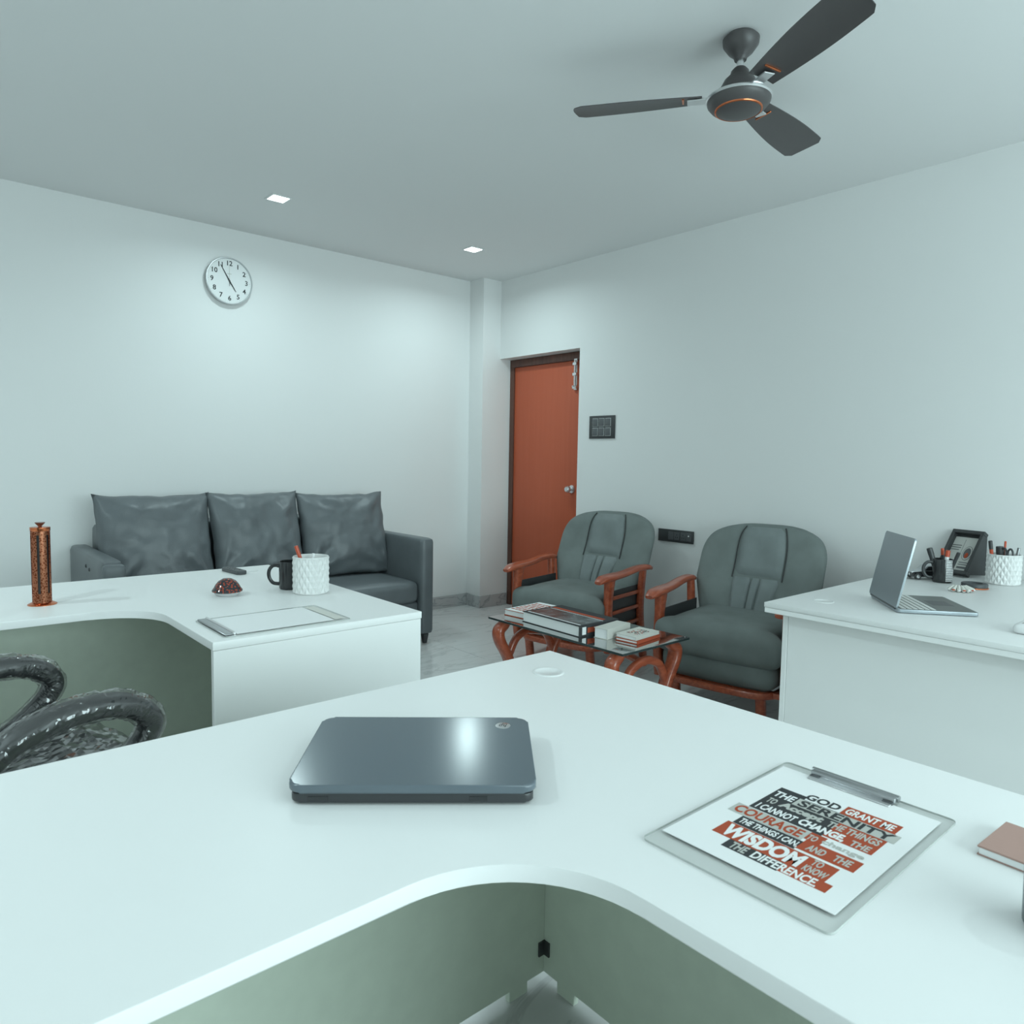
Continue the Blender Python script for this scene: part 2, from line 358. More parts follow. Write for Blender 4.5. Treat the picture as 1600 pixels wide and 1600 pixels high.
# ================================================================== FURNITURE
def desk_outline(L, Wd, Ln, r, n=14):
    """L-shaped top, outer corner at (0,0); wing along -x of length L, leg along -y of length Ln, both Wd deep; inner corner rounded r"""
    o = [(0.0, 0.0), (-L, 0.0), (-L, -Wd[1])]
    cx, cy = -Wd[0]-r, -Wd[1]-r
    for k in range(n+1):
        a = R(90-90*k/n); o.append((cx+r*math.cos(a), cy+r*math.sin(a)))
    o += [(-Wd[0], -Ln), (0.0, -Ln)]
    return o
def l_desk(label, cx, cy, group):
    t = thing('l_shaped_desk', label, 'desk', (cx, cy, 0), 0, group)
    L, Wd, Ln, r = 1.55, (0.685, 0.672), 1.285, 0.20
    obj('desk_top', prism(desk_outline(L, Wd, Ln, r), 0.726, 0.75, 0.002, 2), DESKW, t, angle=50)
    zt = 0.7255
    obj('modesty_panel', box(-L+0.03, -0.185, -0.192, -0.174, 0.028, zt, 0.001, 1), PANELG, t)
    obj('side_panel', box(-0.185, -0.167, -Ln+0.022, -0.174, 0.028, zt, 0.001, 1), PANELG, t)
    obj('end_panel', box(-Wd[0]+0.002, -0.002, -Ln+0.001, -Ln+0.021, 0.0, zt, 0.001, 1), DESKW, t)
    obj('end_panel', box(-L+0.004, -L+0.024, -Wd[1]+0.02, -0.02, 0.0, zt, 0.001, 1), DESKW, t)
    for a in (-0.265, -0.80, -1.40): obj('panel_foot', box(a-0.028, a+0.028, -0.191, -0.175, 0.0, 0.029, 0.001, 1), PANELG, t)
    for b in (-0.265, -0.75, -1.10): obj('panel_foot', box(-0.184, -0.168, b-0.028, b+0.028, 0.0, 0.029, 0.001, 1), PANELG, t)
    bm = bmesh.new(); box(-0.205, -0.185, -0.196, -0.192, 0.075, 0.110, bm=bm); box(-0.189, -0.185, -0.212, -0.192, 0.075, 0.110, bm=bm)
    obj('corner_bracket', bm, BLACK, t)
    g = lathe([(0, 0.7512), (0.030, 0.7512), (0.031, 0.7520), (0.036, 0.7520), (0.0385, 0.7508), (0.0385, 0.7495), (0, 0.7495)], 36)
    obj('cable_grommet', g, DESKE, t, (-0.143, -0.143, 0))
    return t
l_desk('white L-shaped desk in the foreground carrying the closed laptop', 1.347, 1.382, 'white L-shaped desks')
l_desk('white L-shaped desk in front of the sofa carrying the copper holder', 1.345, 3.287, 'white L-shaped desks')
# desk against the right wall
t = thing('office_desk', 'white desk against the right wall carrying the open laptop', 'desk', (2.462, 1.385, 0))
obj('desk_top', box(0, X1-2.462-0.012, -2.0, 0, 0.732, 0.75, 0.0015, 2), DESKW, t)
obj('top_underlayer', box(0.0015, X1-2.462-0.0135, -1.9985, -0.0015, 0.712, 0.7315, 0.0015, 1), DESKW, t)
obj('modesty_panel', box(0.101, 0.119, -1.96, -0.046, 0.03, 0.7115, 0.001, 1), DESKW, t)
obj('end_panel', box(0.098, X1-2.462-0.03, -0.045, -0.025, 0.0, 0.7115, 0.001, 1), DESKW, t)
obj('end_panel', box(0.098, X1-2.462-0.03, -1.98, -1.96, 0.0, 0.7115, 0.001, 1), DESKW, t)
obj('cable_grommet', lathe([(0, 0.7512), (0.030, 0.7512), (0.031, 0.7520), (0.036, 0.7520), (0.0385, 0.7508), (0.0385, 0.7495), (0, 0.7495)], 36), DESKE, t, (0.20, -0.13, 0))

# ---------------- sofa
t = thing('sofa', 'three-seat grey leather sofa against the white wall', 'sofa', (1.79, 4.40, 0))
def soft_box(x0, x1, y0, y1, z0, z1, r, puff=0.0, n=10, wr=0.0, seed=0):
    """rounded box with a gently swollen top and front"""
    b = box(x0, x1, y0, y1, z0, z1)
    bmesh.ops.subdivide_edges(b, edges=b.edges[:], cuts=n, use_grid_fill=True)
    cx, cy, cz = (x0+x1)/2, (y0+y1)/2, (z0+z1)/2; hx, hy, hz = (x1-x0)/2, (y1-y0)/2, (z1-z0)/2
    for v in b.verts:
        p = v.co; q = Vector((p.x-cx, p.y-cy, p.z-cz))
        # remap grid to concentrate near edges
        def rm(a, h):
            s = a/h; return h*math.copysign(1-max(0.0, 1-abs(s))**1.6, s)
        q = Vector((rm(q.x, hx), rm(q.y, hy), rm(q.z, hz)))
        c = Vector((max(-hx+r, min(hx-r, q.x)), max(-hy+r, min(hy-r, q.y)), max(-hz+r, min(hz-r, q.z))))
        d_ = q-c
        if d_.length > 1e-9: q = c+d_.normalized()*r if d_.length > 1e-6 else q
        u, vv, ww = q.x/hx, q.y/hy, q.z/hz
        if puff:
            q.z += puff*math.copysign(max(0, (1-u**4)*(1-vv**4)), ww)*abs(ww)
            q.y += 0.4*puff*math.copysign(max(0, (1-u**4)*(1-ww**4)), vv)*abs(vv)
        if wr:
            nn = noise.noise(Vector((q.x*5+seed, q.y*5, q.z*5)))
            q += q.normalized()*wr*nn
        v.co = Vector((cx, cy, cz))+q
    return b
obj('base', box(-0.90, 0.90, -0.36, 0.44, 0.07, 0.29, 0.02, 3), LEATHER, t)
obj('seat_cushion', soft_box(-0.895, 0.895, -0.385, 0.25, 0.285, 0.435, 0.045, 0.012, 14, 0.004, 3), LEATHER, t)
obj('backrest', soft_box(-0.885, 0.90, 0.25, 0.47, 0.10, 0.85, 0.05, 0.0, 8), LEATHER, t)
for s, lab in ((1, None), (-1, None)):
    a = obj('armrest', soft_box(0.90*s if s > 0 else -1.0, 1.0 if s > 0 else -0.90, -0.40, 0.46, 0.065, 0.722, 0.028, 0.0, 8), LEATHER, t)
    if s < 0:
        for (y, z) in ((-0.10, 0.645), (-0.02, 0.655)):
            obj('button', lathe([(0, 0.006), (0.008, 0.004), (0.011, 0), (0.011, -0.004), (0, -0.004)], 12), BLACK, a, (-1.0, y, z), (0, R(-90), 0))
        obj('front_roll', soft_box(-1.004, -0.896, -0.425, -0.39, 0.10, 0.70, 0.017, 0.006, 8), LEATHER, a)
for x in (-0.95, 0.95):
    for y in (-0.36, 0.41):
        obj('foot', lathe([(0, 0), (0.016, 0), (0.028, 0.066), (0, 0.066)], 4), BLACK, t, (x, y, 0), (0, 0, R(45)))
def pillow(w_, h_, th, seed, n=34, ear=0.006):
    bm = bmesh.new(); G = {}
    for side in (1, -1):
        for i in range(n+1):
            for j in range(n+1):
                if side < 0 and (i in (0, n) or j in (0, n)): G[side, i, j] = G[1, i, j]; continue
                u, v = 2*i/n-1, 2*j/n-1
                e = max(0, (1-abs(u)**2.6)*(1-abs(v)**2.6))
                z = th*e**0.5
                # leather folds: radiate from lower corners, plus fine ripples near the seams
                fold = 0
                for cx_, cy_ in ((-1, -1), (1, -1), (1, 1), (-1, 1)):
                    du, dv = u-cx_, v-cy_; d2 = math.hypot(du, dv)
                    a_ = math.atan2(dv, du)
                    fold += (1 if cy_ < 0 else 0.4)*math.sin(a_*9+seed+cx_)*math.exp(-((d2-0.55)/0.35)**2)
                z += 0.021*fold*e**0.4
                z += 0.012*e**0.3*noise.noise(Vector((u*2.2+seed*3.1, v*2.2, seed)))
                z += 0.009*e**0.3*noise.noise(Vector((u*6+seed, v*6, seed*2)))
                sx = u*w_/2*(1-0.035*(1-v*v)*abs(u)**3+0.0) + 0.006*noise.noise(Vector((v*4, seed, 1)))
                sy = v*h_/2*(1-0.045*(1-u*u)*abs(v)**3) + 0.008*noise.noise(Vector((u*4, seed, 7)))
                c = abs(u)**8*abs(v)**8
                sx += math.copysign(ear*c, u); sy += math.copysign(ear*c, v)
                G[side, i, j] = bm.verts.new((sx, -side*z, sy))
    for side in (1, -1):
        for i in range(n):
            for j in range(n):
                f = (G[side, i, j], G[side, i+1, j], G[side, i+1, j+1], G[side, i, j+1])
                try: bm.faces.new(f if side > 0 else tuple(reversed(f)))
                except ValueError: pass
    return bm
for k, (xc, wd, hh, lab) in enumerate(((1.187, 0.634, 0.60, 'leftmost grey leather cushion leaning on the sofa back'), (1.789, 0.594, 0.60, 'middle grey leather cushion leaning on the sofa back'), (2.396, 0.642, 0.585, 'grey leather cushion nearest the right sofa armrest'))):
    zc = 0.435+hh/2*math.cos(R(14))+0.004
    o = obj('back_cushion', pillow(wd, hh, 0.10, 1.7*k+0.6), LEATHER, None, (xc, 4.545-0.004*k, zc), (R(-14), 0, R((0, 3, -2)[k])), angle=180)
    tag(o, lab, 'cushion', 'sofa back cushions')

# ---------------- armchairs (local: front at x=0, backwards +x, y across)
def armchair(label, loc, rz):
    t = thing('armchair', label, 'armchair', (*loc, 0), rz, 'wooden-armed recliner chairs')
    # seat cushion
    sc = soft_box(0.0, 0.60, -0.335, 0.335, 0.285, 0.455, 0.06, 0.022, 16, 0.004, 5)
    for v in sc.verts:                       # T-shaped cushion: narrower between the arm posts
        v.co.y *= 1-0.14*max(0.0, min(1.0, (v.co.x-0.05)/0.04))
    obj('seat_cushion', sc, FABRIC, t, angle=180)
    obj('front_pad', soft_box(0.030, 0.25, -0.300, 0.300, 0.165, 0.325, 0.070, 0.010, 14, 0.003, 8), FABRIC, t, angle=180)
    # backrest: lofted slab
    bm = bmesh.new(); nu, nv = 26, 22; G = {}
    def back_pt(u, v, side):
        zt = 0.36+0.56*v; xc = 0.50+0.20*v+0.03*v*v
        hw = 0.265+0.085*min(1, v*2.2)**1.0
        # rounded top corners
        wv = max(0.0, (v-0.70)/0.30); hw *= 0.66+0.34*math.sqrt(max(0.0, 1-wv**2.3))
        tw = 0.055*(1-abs(u)**5)**0.5*(1-max(0.0, (v-0.8)/0.2)**3*0.55) if abs(u) < 1 else 0
        zt -= 0.035*abs(u)**4*v
        y = u*hw
        wing = 0.035*abs(u)**2.5
        bul = 0.016*math.sin(v*PI*2.2+0.4)*(1-u*u)
        return Vector((xc-side*tw-wing-(bul if side > 0 else 0), y, zt))
    for side in (1, -1):
        for i in range(nu+1):
            for j in range(nv+1):
                u, v = 2*i/nu-1, 1-(1-j/nv)**1.7
                u = math.copysign(1-max(0.0, 1-abs(u))**1.5, u)
                if side < 0 and (i in (0, nu)): G[side, i, j] = G[1, i, j]; continue
                G[side, i, j] = bm.verts.new(back_pt(u, v, side))
    for side in (1, -1):
        for i in range(nu):
            for j in range(nv):
                f = (G[side, i, j], G[side, i+1, j], G[side, i+1, j+1], G[side, i, j+1]); bm.faces.new(f if side > 0 else tuple(reversed(f)))
    for i in range(nu):   # close top and bottom
        for j in (0, nv):
            f = []
            for q in (G[1, i, j], G[1, i+1, j], G[-1, i+1, j], G[-1, i, j]):
                if q not in f: f.append(q)
            if len(f) > 2:
                try: bm.faces.new(f)
                except ValueError: pass
    bk = obj('backrest', bm, FABRIC, t, angle=60)
    # head panel and lumbar strips: raised pads following the back
    def pad(u0, u1, v0, v1, th, M, nm, n=10):
        b = bmesh.new(); g = {}
        for i in range(n+1):
            for j in range(n+1):
                a, c = i/n, j/n
                e = (1-abs(2*a-1)**6)*(1-abs(2*c-1)**6)
                p = back_pt(u0+(u1-u0)*a, v0+(v1-v0)*c, 1); g[i, j] = b.verts.new((p.x-th*e**0.4-0.001+0.004*(1-min(1, e*50)), p.y, p.z))
        for i in range(n):
            for j in range(n): b.faces.new((g[i, j], g[i+1, j], g[i+1, j+1], g[i, j+1]))
        obj(nm, b, M, bk, angle=180)
    pad(-0.40, 0.36, 0.50, 0.985, 0.018, FABRIC2, 'head_panel')
    pad(-0.37, -0.08, 0.06, 0.495, 0.016, FABRIC2, 'lumbar_panel'); pad(-0.07, 0.06, 0.06, 0.495, 0.013, FABRIC2, 'lumbar_panel'); pad(0.07, 0.36, 0.06, 0.495, 0.016, FABRIC2, 'lumbar_panel')
    for u in (-0.415, 0.375):
        obj('seam', sweep([back_pt(u, 0.48+0.5*k/14, 1)+Vector((-0.004, 0, 0)) for k in range(15)], 0.0035, 6), SEAM, bk)
    # wooden arms
    for s in (-1, 1):
        y = 0.335*s
        path = smooth_path([(-0.035, y, 0.563), (0.02, y, 0.578), (0.10, y+0.005*s, 0.583), (0.24, y+0.012*s, 0.588), (0.38, y+0.02*s, 0.603), (0.50, y+0.028*s, 0.603), (0.56, y+0.03*s, 0.590)], 5)
        rad = lerp_list([(0.022, 0.010), (0.040, 0.020), (0.042, 0.021), (0.034, 0.018), (0.030, 0.018), (0.032, 0.018), (0.018, 0.012)], len(path))
        obj('arm', sweep(path, rad, 14, sq=2.8), CHAIRWOOD, t)
        # front post: leg to arm
        post = smooth_path([(0.105, y, 0.135), (0.095, y, 0.20), (0.085, y, 0.32), (0.09, y, 0.46), (0.10, y, 0.57)], 5)
        obj('arm_post', sweep(post, lerp_list([(0.022, 0.030), (0.022, 0.032), (0.022, 0.033), (0.022, 0.030), (0.026, 0.042)], len(post)), 12, up=(1, 0, 0), sq=3.2), CHAIRWOOD, t)
        post = smooth_path([(0.56, y, 0.0), (0.52, y, 0.15), (0.49, y, 0.35), (0.49, y+0.015*s, 0.59)], 5)
        obj('leg', sweep(post, lerp_list([(0.020, 0.030), (0.020, 0.030), (0.020, 0.028), (0.018, 0.026)], len(post)), 12, up=(1, 0, 0), sq=3.2), CHAIRWOOD, t)
        for z in (0.18, 0.27, 0.36, 0.45):
            obj('side_slat', box(0.10, 0.50, y-0.008, y+0.008, z-0.011, z+0.011, 0.004, 2), CHAIRWOOD, t)
        obj('side_board', box(0.10, 0.50, y-0.018*s-0.003, y-0.018*s+0.003, 0.14, 0.49), BLACK, t)
    rail = smooth_path([(0.50, -0.285, 0.148), (0.17, -0.285, 0.147), (0.075, -0.255, 0.146), (0.040, -0.18, 0.145), (0.034, 0.0, 0.145), (0.040, 0.18, 0.145), (0.075, 0.255, 0.146), (0.17, 0.285, 0.147), (0.50, 0.285, 0.148)], 6)
    obj('cross_bar', box(0.085, 0.125, -0.345, 0.345, 0.135, 0.163, 0.004, 2), CHAIRWOOD, t)
    for y in (-0.225, 0.225):
        lg = smooth_path([(0.095, y, 0.0), (0.085, y, 0.07), (0.070, y, 0.145)], 4)
        obj('leg', sweep(lg, (0.024, 0.024), 12, up=(1, 0, 0), sq=3.0), CHAIRWOOD, t)
    obj('base_rail', sweep(rail, (0.016, 0.018), 10, sq=3.0), CHAIRWOOD, t)
    obj('seat_board', box(0.10, 0.56, -0.295, 0.295, 0.20, 0.285, 0.006), DARKWOOD, t)
    return t
armchair('grey padded armchair with wooden arms in front of the door', (3.02, 3.085), R(11.5))
armchair('grey padded armchair with wooden arms half behind the right desk', (3.05, 1.985), R(10))

# ---------------- coffee table
TX0, TX1, TY0, TY1, TZ = 2.327, 2.802, 1.945, 2.848, 0.45
t = thing('coffee_table', 'glass-topped coffee table with curved red-brown wooden legs', 'table', ((TX0+TX1)/2, (TY0+TY1)/2, 0))
HX, HY = (TX1-TX0)/2, (TY1-TY0)/2
obj('glass_top', box(-HX, HX, -HY, HY, TZ-0.010, TZ, 0.0015, 1), GLASS, t)
bm = bmesh.new()
for a in ((-HX-0.0004, -HX+0.0012, -HY, HY), (HX-0.0012, HX+0.0004, -HY, HY), (-HX, HX, -HY-0.0004, -HY+0.0012), (-HX, HX, HY-0.0012, HY+0.0004)): box(a[0], a[1], a[2], a[3], TZ-0.0103, TZ-0.0004, bm=bm)
obj('glass_edge', bm, GLASSE, t)
for sy in (-1, 1):
    y = sy*(HY-0.07)
    for sx in (-1, 1):
        path = smooth_path([(sx*(HX-0.060), y, TZ-0.0108), (sx*(HX-0.045), y, 0.415), (sx*(HX-0.012), y, 0.385), (sx*(HX-0.022), y, 0.33), (sx*(HX-0.075), y, 0.24), (sx*(HX-0.105), y, 0.14), (sx*(HX-0.085), y, 0.06), (sx*(HX-0.03), y, 0.025), (sx*(HX+0.03), y, 0.022)], 6)
        n = len(path)
        obj('leg', sweep(path, lerp_list([(0.024, 0.028), (0.026, 0.032), (0.027, 0.034), (0.026, 0.034), (0.025, 0.033), (0.024, 0.031), (0.024, 0.028), (0.023, 0.024), (0.018, 0.018)], n), 14, up=(0, 1, 0), sq=2.6), CHAIRWOOD, t)
    arch = smooth_path([(-(HX-0.085), y, 0.25), (-0.11, y, 0.325), (-0.05, y, 0.358), (0.0, y, 0.366), (0.05, y, 0.358), (0.11, y, 0.325), ((HX-0.085), y, 0.25)], 6)
    obj('arch_brace', sweep(arch, (0.020, 0.018), 12, up=(0, 1, 0), sq=2.6), CHAIRWOOD, t)
br = smooth_path([(0, -(HY-0.07), 0.352), (0, -0.2, 0.375), (0, 0.2, 0.375), (0, (HY-0.07), 0.352)], 6)
obj('stretcher', sweep(br, (0.022, 0.014), 10, sq=3), CHAIRWOOD, t)

# ---------------- books on the coffee table
def book(label, loc, rz, w_, d_, h_, cover, block=PAPER, top=None, group='books on the coffee table', soft=False):
    """spine along +x side of the local frame; cover boards project 2 mm"""
    t = thing('book', label, 'book', loc, rz, group); c = 0.0025
    obj('page_block', box(-w_/2+0.003, w_/2-0.004, -d_/2+0.004, d_/2-0.004, c, h_-c, 0.0008, 1), block, t)
    obj('cover', box(-w_/2, w_/2, -d_/2, d_/2, 0, c, 0.0006, 1), cover, t)
    ct = obj('cover', box(-w_/2, w_/2, -d_/2, d_/2, h_-c, h_, 0.0006, 1), cover, t)
    obj('spine', box(w_/2-0.004, w_/2, -d_/2, d_/2, c*0.5, h_-c*0.5, 0.001, 1), cover, t)
    if top: top(ct, w_, d_, h_)
    return t
def red_print(ct, w_, d_, h_):
    for i in range(7):
        y = -d_/2+0.03+i*(d_-0.05)/7
        b = bmesh.new(); x = -w_/2+0.012
        while x < w_/2-0.02:
            l = random.uniform(0.012, 0.04); l = min(l, w_/2-0.012-x); box(x, x+l, y, y+0.016, h_, h_+0.0005, bm=b); x += l+0.006
        obj('lettering', b, REDP, ct)
def photo_print(ct, w_, d_, h_):
    obj('cover_photo', box(-w_/2+0.02, w_/2-0.015, -d_/2+0.03, d_/2-0.10, h_, h_+0.0004), PHOTOC, ct)
    obj('lettering', box(-w_/2+0.02, w_/2-0.03, d_/2-0.085, d_/2-0.06, h_, h_+0.0005), REDP, ct)
    obj('cover_line', box(-w_/2+0.02, w_/2-0.015, -d_/2+0.018, -d_/2+0.026, h_, h_+0.0005), PAPER, ct)
    obj('cover_line', box(-w_/2+0.02, w_/2-0.015, d_/2-0.098, d_/2-0.094, h_, h_+0.0005), PAPER, ct)
def speckle_print(ct, w_, d_, h_):
    for M_, sd in ((REDP, 1), (DARKP, 2)):
        random.seed(sd); b = bmesh.new()
        for _ in range(24):
            x, y = random.uniform(-w_*0.3, w_*0.25), random.uniform(-d_*0.25, d_*0.25); box(x, x+0.008, y, y+0.005, h_, h_+0.0005, bm=b)
        o = obj('cover_print', b, M_, ct)
RB = TZ+0.0005
CREAM = mat('cream_cover', (0.66, 0.65, 0.60), 0.5)
book('red and white paperback lying at the left end of the glass table', (2.565, 2.757, RB), R(-85), 0.175, 0.275, 0.030, REDP, PAPER, None)
t = bpy.data.objects['book']; ct = obj('jacket', box(-0.085, 0.085, -0.135, 0.135, 0.0301, 0.0306), PAPER, t); random.seed(4); red_print(ct, 0.17, 0.265, 0.0306)
book('large black photo-covered hardback lying in the middle of the glass table', (2.525, 2.455, RB), R(-91.5), 0.405, 0.27, 0.052, DARKP, PAPER, photo_print)
t = bpy.data.objects['book.001']; obj('spine_mark', box(0.2024, 0.2030, -0.115, -0.09, 0.008, 0.044), PAPER, t); obj('spine_mark', box(0.2024, 0.2030, -0.08, 0.10, 0.014, 0.038), REDP, t)
book('thick white boxed book right of the black hardback', (2.545, 2.195, RB), R(-82), 0.075, 0.195, 0.048, CREAM, PAPER, None)
book('small red-edged notebook under the cream pocket book', (2.590, 2.078, RB), R(-83), 0.118, 0.195, 0.014, REDP, PAPER, None)
book('cream pocket book with speckled cover on top of the small notebook', (2.590, 2.081, RB+0.0145), R(-85), 0.112, 0.188, 0.016, CREAM, PAPER, speckle_print)

# ================================================================== CEILING FAN AND LIGHTS
t = thing('ceiling_fan', 'dark brown three-blade ceiling fan with copper trim', 'fan', (2.288, 1.465, ZC))
obj('canopy', lathe([(0, 0), (0.050, 0), (0.062, -0.012), (0.060, -0.030), (0.042, -0.055), (0.024, -0.070), (0.020, -0.082), (0, -0.082)], 32), FANM, t)
obj('downrod', lathe([(0, -0.07), (0.012, -0.07), (0.012, -0.125), (0, -0.125)], 20), CHROME, t)
mot = obj('motor_housing', lathe([(0, -0.106), (0.020, -0.107), (0.030, -0.118), (0.033, -0.130), (0.052, -0.148), (0.064, -0.170), (0.070, -0.192), (0.098, -0.200), (0.107, -0.208), (0, -0.208)], 40), FANM, t)
obj('trim_ring', lathe([(0.104, -0.2065), (0.1115, -0.209), (0.1125, -0.213), (0.108, -0.217), (0.104, -0.2065)], 48), CHROME, mot)
obj('bottom_cap', lathe([(0, -0.262), (0.040, -0.260), (0.070, -0.253), (0.094, -0.240), (0.106, -0.226), (0.1085, -0.214), (0.107, -0.208), (0, -0.208)], 40), FANM, mot)
obj('copper_ring', lathe([(0.0755, -0.2508), (0.077, -0.2518), (0.0805, -0.2500), (0.0815, -0.2465)], 40), COPPER, mot)
for k in range(3):
    a = R(5.0+120*k)
    bm = bmesh.new(); nb = 18; rows = []
    for i in range(nb+1):
        s = i/nb; rr = 0.125+0.455*s; wd = 0.048+0.026*math.sin(min(1, s*1.3)*PI*0.5)
        if s > 0.93: wd *= 1-0.25*((s-0.93)/0.07)**2
        tw = R(11); rows.append([bm.verts.new((rr-0.010*(q*q)*s, q*wd*math.cos(tw), -0.200+q*wd*math.sin(tw)*-1+zz)) for q, zz in ((-1, 0), (-0.5, 0.004), (0, 0.005), (0.5, 0.004), (1, 0), (1, -0.003), (0.5, 0.001), (0, 0.002), (-0.5, 0.001), (-1, -0.003))])
    for A, B in zip(rows, rows[1:]):
        for q in range(10): bm.faces.new((A[q], A[(q+1) % 10], B[(q+1) % 10], B[q]))
    bm.faces.new(rows[0]); bm.faces.new(list(reversed(rows[-1])))
    bl = obj('blade', bm, FANM, t, (0, 0, 0), (0, 0, a))
    b2 = box(0.085, 0.175, -0.020, 0.020, -0.2085, -0.2030, 0.002, 1)
    obj('blade_bracket', b2, CHROME, bl, angle=30)
    obj('copper_badge', xf(box(0.186, 0.193, -0.030, 0.030, -0.0030, 0.0062, 0.001, 1), Matrix.Translation((0, 0, -0.2)) @ Matrix.Rotation(R(-11), 4, 'X')), COPPER, bl)
def downlight(x, y, lab, power=None):
    t = thing('downlight', lab, 'ceiling light', (x, y, ZC), 0, 'square recessed ceiling lights')
    bm = bmesh.new()
    for a in ((-0.058, 0.058, -0.058, -0.047), (-0.058, 0.058, 0.047, 0.058), (-0.058, -0.047, -0.047, 0.047), (0.047, 0.058, -0.047, 0.047)): box(*a, -0.006, -0.0003, 0.001, 1, bm)
    obj('frame', bm, WHITEP, t)
    obj('diffuser', box(-0.0468, 0.0468, -0.0468, 0.0468, -0.005, -0.001), LIGHTM, t)
    l = area('downlight_lamp', (0, 0, -0.008), (0, 0, 0), 0.09, 0.09, power or DOWNLIGHT_W); l.parent = t; l.data.spread = R(162)
downlight(1.760, 4.120, 'square recessed ceiling light above the clock')
downlight(3.190, 4.135, 'square recessed ceiling light near the room corner')
downlight(1.76, -0.45, 'square recessed ceiling light behind the camera, on its right', 3.0)
downlight(-1.10, 1.85, 'added ceiling light out of view left of the camera, above the office chair side', 13.0)  # added lamp out of view, lifts the left desk, door wall and floor
downlight(-1.10, 3.10, 'added ceiling light out of view left of the sofa', 12.0)  # second added lamp out of view on the left, for extra fill

# ================================================================== WALL THINGS
# clock on wall_left: local x right (world +x), y up (world z), facing -Y
t = thing('wall_clock', 'round white wall clock with black numerals showing five to five', 'clock', (1.742, Y1, 2.396))
t.rotation_euler = (R(90), 0, 0)
RC = 0.152
obj('case', lathe([(0, 0.0005), (RC*0.93, 0.0005), (RC*0.97, 0.012), (RC, 0.030), (RC, 0.036), (RC*0.985, 0.041), (RC*0.955, 0.041), (RC*0.935, 0.034), (RC*0.935, 0.029), (0, 0.029)], 64), STEELD if False else mat('clock_silver', (0.55, 0.56, 0.57), 0.3, metal=0.6), t)
face = obj('dial', lathe([(0, 0.031), (RC*0.934, 0.031), (RC*0.934, 0.0292), (0, 0.0292)], 64), mat('clock_dial', (0.74, 0.75, 0.75), 0.5), t)
for k in range(1, 13):
    a = R(90-30*k); me = text_mesh(str(k), 0.043, bold=0.0008); fix = sum(v.co.y for v in me.vertices)/len(me.vertices)
    obj('numeral', me, DARKP, face, (RC*0.735*math.cos(a), RC*0.735*math.sin(a), 0.0314))
bm = bmesh.new()
for k in range(60):
    a = R(6*k); L_ = 0.007 if k % 5 == 0 else 0.004; wv = 0.0011 if k % 5 == 0 else 0.0006
    merge(bm, box(RC*0.90-L_, RC*0.90, -wv, wv, 0.0311, 0.0315), Matrix.Rotation(a, 4, 'Z'))
o = obj('minute_marks', bm, GREYP, face)
obj('maker_mark', box(-0.014, 0.014, 0.044, 0.048, 0.0311, 0.0314), GREYP, face)
def hand(nm, ang, L_, back, wv, z, M_):
    b = prism([(-wv, -back), (wv, -back), (wv*1.1, 0), (wv*0.5, L_), (-wv*0.5, L_), (-wv*1.1, 0)], z, z+0.0008)
    obj(nm, b, M_, t, (0, 0, 0), (0, 0, -R(ang)), smooth=False)
hand('hour_hand', 147.5, 0.078, 0.018, 0.0040, 0.0330, DARKP); hand('minute_hand', 330, 0.112, 0.022, 0.0034, 0.0342, DARKP)
hand('second_hand', 0, 0.105, 0.0, 0.0008, 0.0354, GREYP); hand('second_hand', 180, 0.034, 0.0, 0.0018, 0.0354, DARKP)
obj('hub', lathe([(0, 0.0375), (0.005, 0.037), (0.005, 0.0325), (0, 0.0325)], 16), DARKP, t)
# switch plate and socket plate on wall_right: local x = world -y (right in view), y up
def plate(name, label, cat, yc, zc, w_, h_):
    t = thing(name, label, cat, (X1, yc, zc)); t.rotation_euler = (R(90), 0, R(-90))
    obj('plate', box(-w_/2, w_/2, -h_/2, h_/2, 0.0003, 0.010, 0.002, 2), BLACK, t)
    return t
t = plate('switch_panel', 'black six-switch wall panel right of the door', 'switch', 3.545, 1.506, 0.245, 0.165)
SWG = mat('switch_grey', (0.10, 0.105, 0.11), 0.3)
for i in range(3):
    for j in range(2):
        cx, cy = -0.062+0.062*i, 0.034-0.068*j
        fr = obj('switch_frame', box(cx-0.027, cx+0.027, cy-0.030, cy+0.030, 0.0095, 0.0125, 0.001, 1), mat('switch_rim', (0.45, 0.46, 0.46), 0.4) if not (i or j) else bpy.data.materials['switch_rim'], t)
        obj('switch_rocker', box(cx-0.0235, cx+0.0235, cy-0.0265, cy+0.0265, 0.0120, 0.0155, 0.002, 2), SWG, fr)
t = plate('socket_panel', 'long black socket plate between the two armchairs', 'socket', 2.867, 0.774, 0.28, 0.082)
for i, x in enumerate((-0.035, 0.012, 0.062, 0.105)):
    fr = obj('socket_module', box(x-0.021, x+0.021, -0.026, 0.026, 0.0095, 0.0125, 0.001, 1), SWG, t)
    if i == 3: obj('indicator', lathe([(0, 0.003), (0.004, 0.002), (0.005, 0)], 12), WHITEP, fr, (x, 0.008, 0.0125))
    if i in (1, 2):
        for dx, dy in ((-0.007, -0.008), (0.007, -0.008), (0, 0.009)): obj('socket_hole', lathe([(0, 0.0004), (0.003, 0.0003), (0.003, -0.001), (0, -0.001)], 10), BLACKG, fr, (x+dx, dy, 0.0125))

# ================================================================== FOREGROUND DESK THINGS
DZT = 0.75+0.0004
